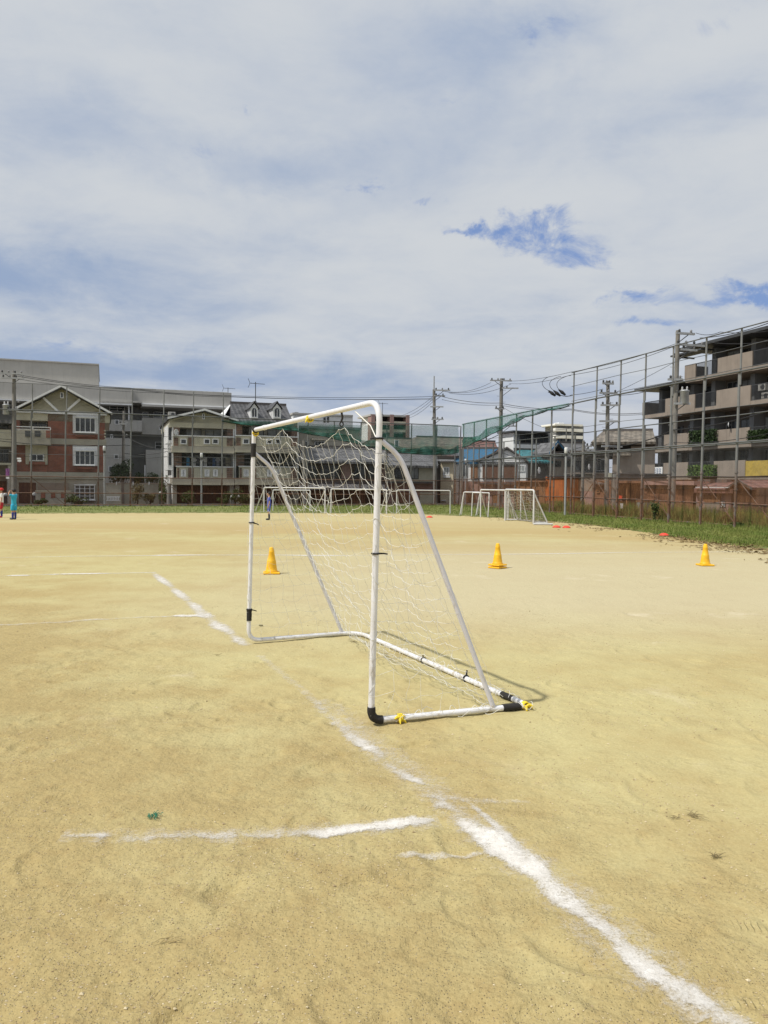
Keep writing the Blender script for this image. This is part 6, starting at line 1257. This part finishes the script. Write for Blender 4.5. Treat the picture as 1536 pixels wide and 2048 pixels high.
sign(1446, 1009, lh('right', 1446, 1.2), .2, .2, 'frame_white', 'white square notice on the right fence near the shed door', A_RIGHT, False); sign(1446, 1009, lh('right', 1446, 1.3), .28, .28, 'frame_dark', 'dark backing board behind the white square notice', A_RIGHT, False); sign(1220, 950, D5-.3, .18, .22, 'cream', 'cream notice tied to the many armed utility pole', 0, False)
# sheds at the foot of the apartment building
B = Bd('garden_shed', 'pinkish shed with a grey door behind the right fence', 'shed', 'right', 1425, 3.4)
B.part('wall', 'pink_wall', [(1392, 975, 1462, 1048)], 0, 2.6, z0=0); B.ridge_side(1388, 1466, 978, 1400, 1458, 964, -.25, 1.2, 'tile_red'); B.part('door', 'taupe', [(1408, 1005, 1439, 1050)], -.04, -.002, z0=.02); B.part('door_head', 'boards', [(1407, 990, 1440, 1004)], -.06, -.002); B.part('gutter', 'frame_white', [(1390, 974, 1456, 975.5)], -.36, -.28)
B = Bd('storage_shed', 'dark gabled storage shed at the right end behind the fence', 'shed', 'right', 1490, 3.4)
B.part('wall', 'timber', [(1466, 975, 1536, 1050)], 0, 3, z0=0); B.ridge_front(1462, 1486, 1513, 975, 960, 0, 3, .1, 'tile_red', .2, 'boards'); B.part('base_board', 'yellow_panel', [(1466, 1026, 1560, 1050)], -.06, -.002, z0=0)
B = Bd('wooden_hut', 'low brown wooden hut behind the fence left of the pinkish shed', 'shed', 'right', 1330, 4.0)
B.part('wall', 'brown_sheet', [(1287, 978, 1386, 1046)], 0, 2.5, z0=0); B.part('roof', 'pink_wall', [(1285, 962, 1388, 970)], -.3, 2.7); B.part('fascia', 'taupe_dark', [(1286, 970.3, 1387, 977.7)], -.1, 2.5)
p = atD(1290, 1015, lh('right', 1290, 2.0)); t_ = thing('metal_cabinet', 'grey metal cabinet with a dark red top behind the right fence', 'cabinet', (p.x, p.y, 0), A_RIGHT); mb = MB(); mb.box(-.3, .3, -.25, .25, 0, .75); mb.build('body', 'metal', t_); mb = MB(); mb.box(-.32, .32, -.27, .27, .753, .83); mb.build('lid', 'brown_sheet', t_)
# ================================================================== PEOPLE
def skin(name, V, E, m, parent, sub=1):
    me = bpy.data.meshes.new(name); me.from_pydata([v[:3] for v in V], E, []); o = bpy.data.objects.new(name, me); C.objects.link(o)
    o.modifiers.new('skin', 'SKIN'); 
    if not me.skin_vertices: return o
    for i, v in enumerate(V):
        sv = me.skin_vertices[0].data[i]; rx = v[3]; ry = v[4] if len(v) > 4 else v[3]; sv.radius = (rx, ry); sv.use_root = (i == 0)
    q = o.modifiers.new('sub', 'SUBSURF'); q.levels = sub; q.render_levels = sub
    dg = bpy.context.evaluated_depsgraph_get(); dg.update(); ev = o.evaluated_get(dg); nm = bpy.data.meshes.new_from_object(ev); o.modifiers.clear(); o.data = nm; nm.name = name
    for p in nm.polygons: p.use_smooth = True
    nm.materials.clear(); nm.materials.append(m); o.parent = parent; return o
def person(px, py, rz, H, label, cols, arms='down', cap=None, hair=(.012, .009, .007)):
    g = ground(px, py); root = thing('person', label, 'person', (g.x, g.y, 0), rz, 'boys on the field'); root.scale = (H, H, H)
    skm = mat('skin_%d' % px, (.42, .24, .15), .6, 0, .05); cmat = {k: mat('%s_%d' % (k, px), v, .8, 0, .12, 6) for k, v in cols.items()}
    V, E = [], []
    def add(x, y, z, r_, to=None, r2=None): V.append((x, y, z, r_, r2 or r_)); i = len(V)-1; E.append((to, i)) if to is not None else None; return i
    pel = add(0, 0, .50, .075, None, .055); wa = add(0, 0, .60, .066, pel, .05); ch = add(0, 0, .70, .082, wa, .058); nb = add(0, 0, .785, .045, ch, .04); nk = add(0, .003, .825, .028, nb); hd = add(0, .012, .875, .052, nk, .058); ht = add(0, .004, .935, .050, hd, .055)
    add(0, .075, .885, .009, hd)
    A = {}
    for s in (-1, 1):
        sh = add(s*.088, 0, .765, .032, nb)
        if arms == 'up': el = add(s*.165, .05, .80, .022, sh); wr = add(s*.065, .105, .905, .016, el); d_ = Vector((-s*.8, .1, .25)).normalized()
        else: el = add(s*.125, -.01, .61, .023, sh); wr = add(s*.135, .03, .475, .016, el); d_ = Vector((0, .12, -1)).normalized()
        w_ = Vector(V[wr][:3]); sd_ = d_.cross(Vector((s, 0, .2))).normalized(); pm = w_+d_*.03; pi_ = add(*pm, .016, wr, .012)
        for k in range(4): b0 = pm+d_*.018+sd_*(k-1.5)*.010; f1 = add(*b0, .0062, pi_); c = b0+d_*(.02+.004*(k in (1, 2))); add(*(c+Vector((-s*.004, 0, 0))), .005, f1)
        th = add(*(pm+sd_*.018-d_*.004), .0065, pi_); add(*(pm+sd_*.026+d_*.014), .005, th)
        hp = add(s*.048, 0, .455, .056, pel); kn = add(s*.052, .012, .265, .035, hp); ca = add(s*.052, -.004, .18, .033, kn); an = add(s*.054, -.005, .055, .021, ca); hl = add(s*.055, .01, .026, .022, an); add(s*.06, .075, .02, .018, hl)
        A[s] = (V[sh], V[el], V[hp], V[kn], V[ca], V[an], V[hl])
    skin('body', V, E, skm, root)
    k = .014; V2 = [(0, 0, .435, .088, .072), (0, 0, .5, .090, .074), (0, 0, .6, .084, .070), (0, 0, .70, .102, .078), (0, 0, .775, .07, .055), (0, 0, .80, .045, .04)]; E2 = [(0, 1), (1, 2), (2, 3), (3, 4), (4, 5)]
    for s in (-1, 1):
        sh, el = A[s][0], A[s][1]; b0 = len(V2); V2 += [(sh[0], sh[1], sh[2], .042, .042), tuple(sh[i]+(el[i]-sh[i])*.8 for i in range(3))+(.036, .036)]; E2 += [(4, b0), (b0, b0+1)]
    skin('shirt', V2, E2, cmat['shirt'], root)
    if arms == 'up': skin('hem', [(0, 0, .435, .100, .084), (0, 0, .475, .100, .084)], [(0, 1)], M['far_white'], root)
    if 'side' in cols: V3 = [(0, .012, .49, .07, .068), (0, .012, .6, .07, .066), (0, .012, .72, .078, .07)]; skin('bib', V3, [(0, 1), (1, 2)], cmat['side'], root)
    V2 = [(0, 0, .56, .082, .066), (0, 0, .46, .090, .072)]; E2 = [(0, 1)]
    for s in (-1, 1): hp, kn = A[s][2], A[s][3]; b0 = len(V2); V2 += [(hp[0]*1.1, 0, .41, .062, .062), (kn[0]*1.05, kn[1], .27, .052, .054)]; E2 += [(1, b0), (b0, b0+1)]
    skin('shorts', V2, E2, cmat['shorts'], root)
    for s in (-1, 1):
        ca, an, hl = A[s][4:]; skin('sock', [(ca[0], ca[1], .245, .036), (ca[0], ca[1], .17, .039), (an[0], an[1], .05, .029), (an[0], an[1], .02, .03)], [(0, 1), (1, 2), (2, 3)], cmat['socks'], root)
        skin('shoe', [(hl[0], -.035, .026, .034, .030), (hl[0], .03, .030, .038, .032), (hl[0]+s*.004, .115, .024, .032, .026)], [(0, 1), (1, 2)], cmat['shoes'], root)
    if cap: skin('cap', [(0, -.012, .88, .062, .070), (0, -.006, .925, .068, .074), (0, 0, .985, .050, .060)], [(0, 1), (1, 2)], mat('cap_%d' % px, cap, .8), root); mb = MB(); mb.box(-.045, .045, .05, .12, .905, .914); mb.build('cap_brim', mat('brim_%d' % px, cap, .8), root)
    else: skin('hair', [(0, -.026, .865, .060, .055), (0, -.012, .925, .066, .070), (0, .002, .985, .045, .055)], [(0, 1), (1, 2)], mat('hair_%d' % px, hair, .7), root)
    for s in (-1, 1): mb = MB(); mb.ball((s*.021, .062, .895), .007, 6, 5); mb.build('eye', 'black', root, True)
    return root
person(28, 1039, R(70), 1.2, 'boy in a sky blue bib and shorts shading his eyes with both hands', dict(shirt=(.03, .38, .55), shorts=(.02, .36, .58), socks=(.03, .04, .22), shoes=(.05, .06, .07)), 'up')
person(3, 1035, R(115), 1.22, 'boy in red cap, white shirt and red shorts at the left edge', dict(shirt=(.75, .75, .75), shorts=(.42, .02, .03), socks=(.02, .03, .22), shoes=(.4, .03, .06)), 'down', (.55, .03, .03))
person(538, 1040, R(100), 1.16, 'boy in a royal blue kit standing behind the left post of the big goal', dict(shirt=(.035, .07, .45), shorts=(.04, .07, .40), socks=(.02, .02, .03), shoes=(.05, .05, .05)), 'down')
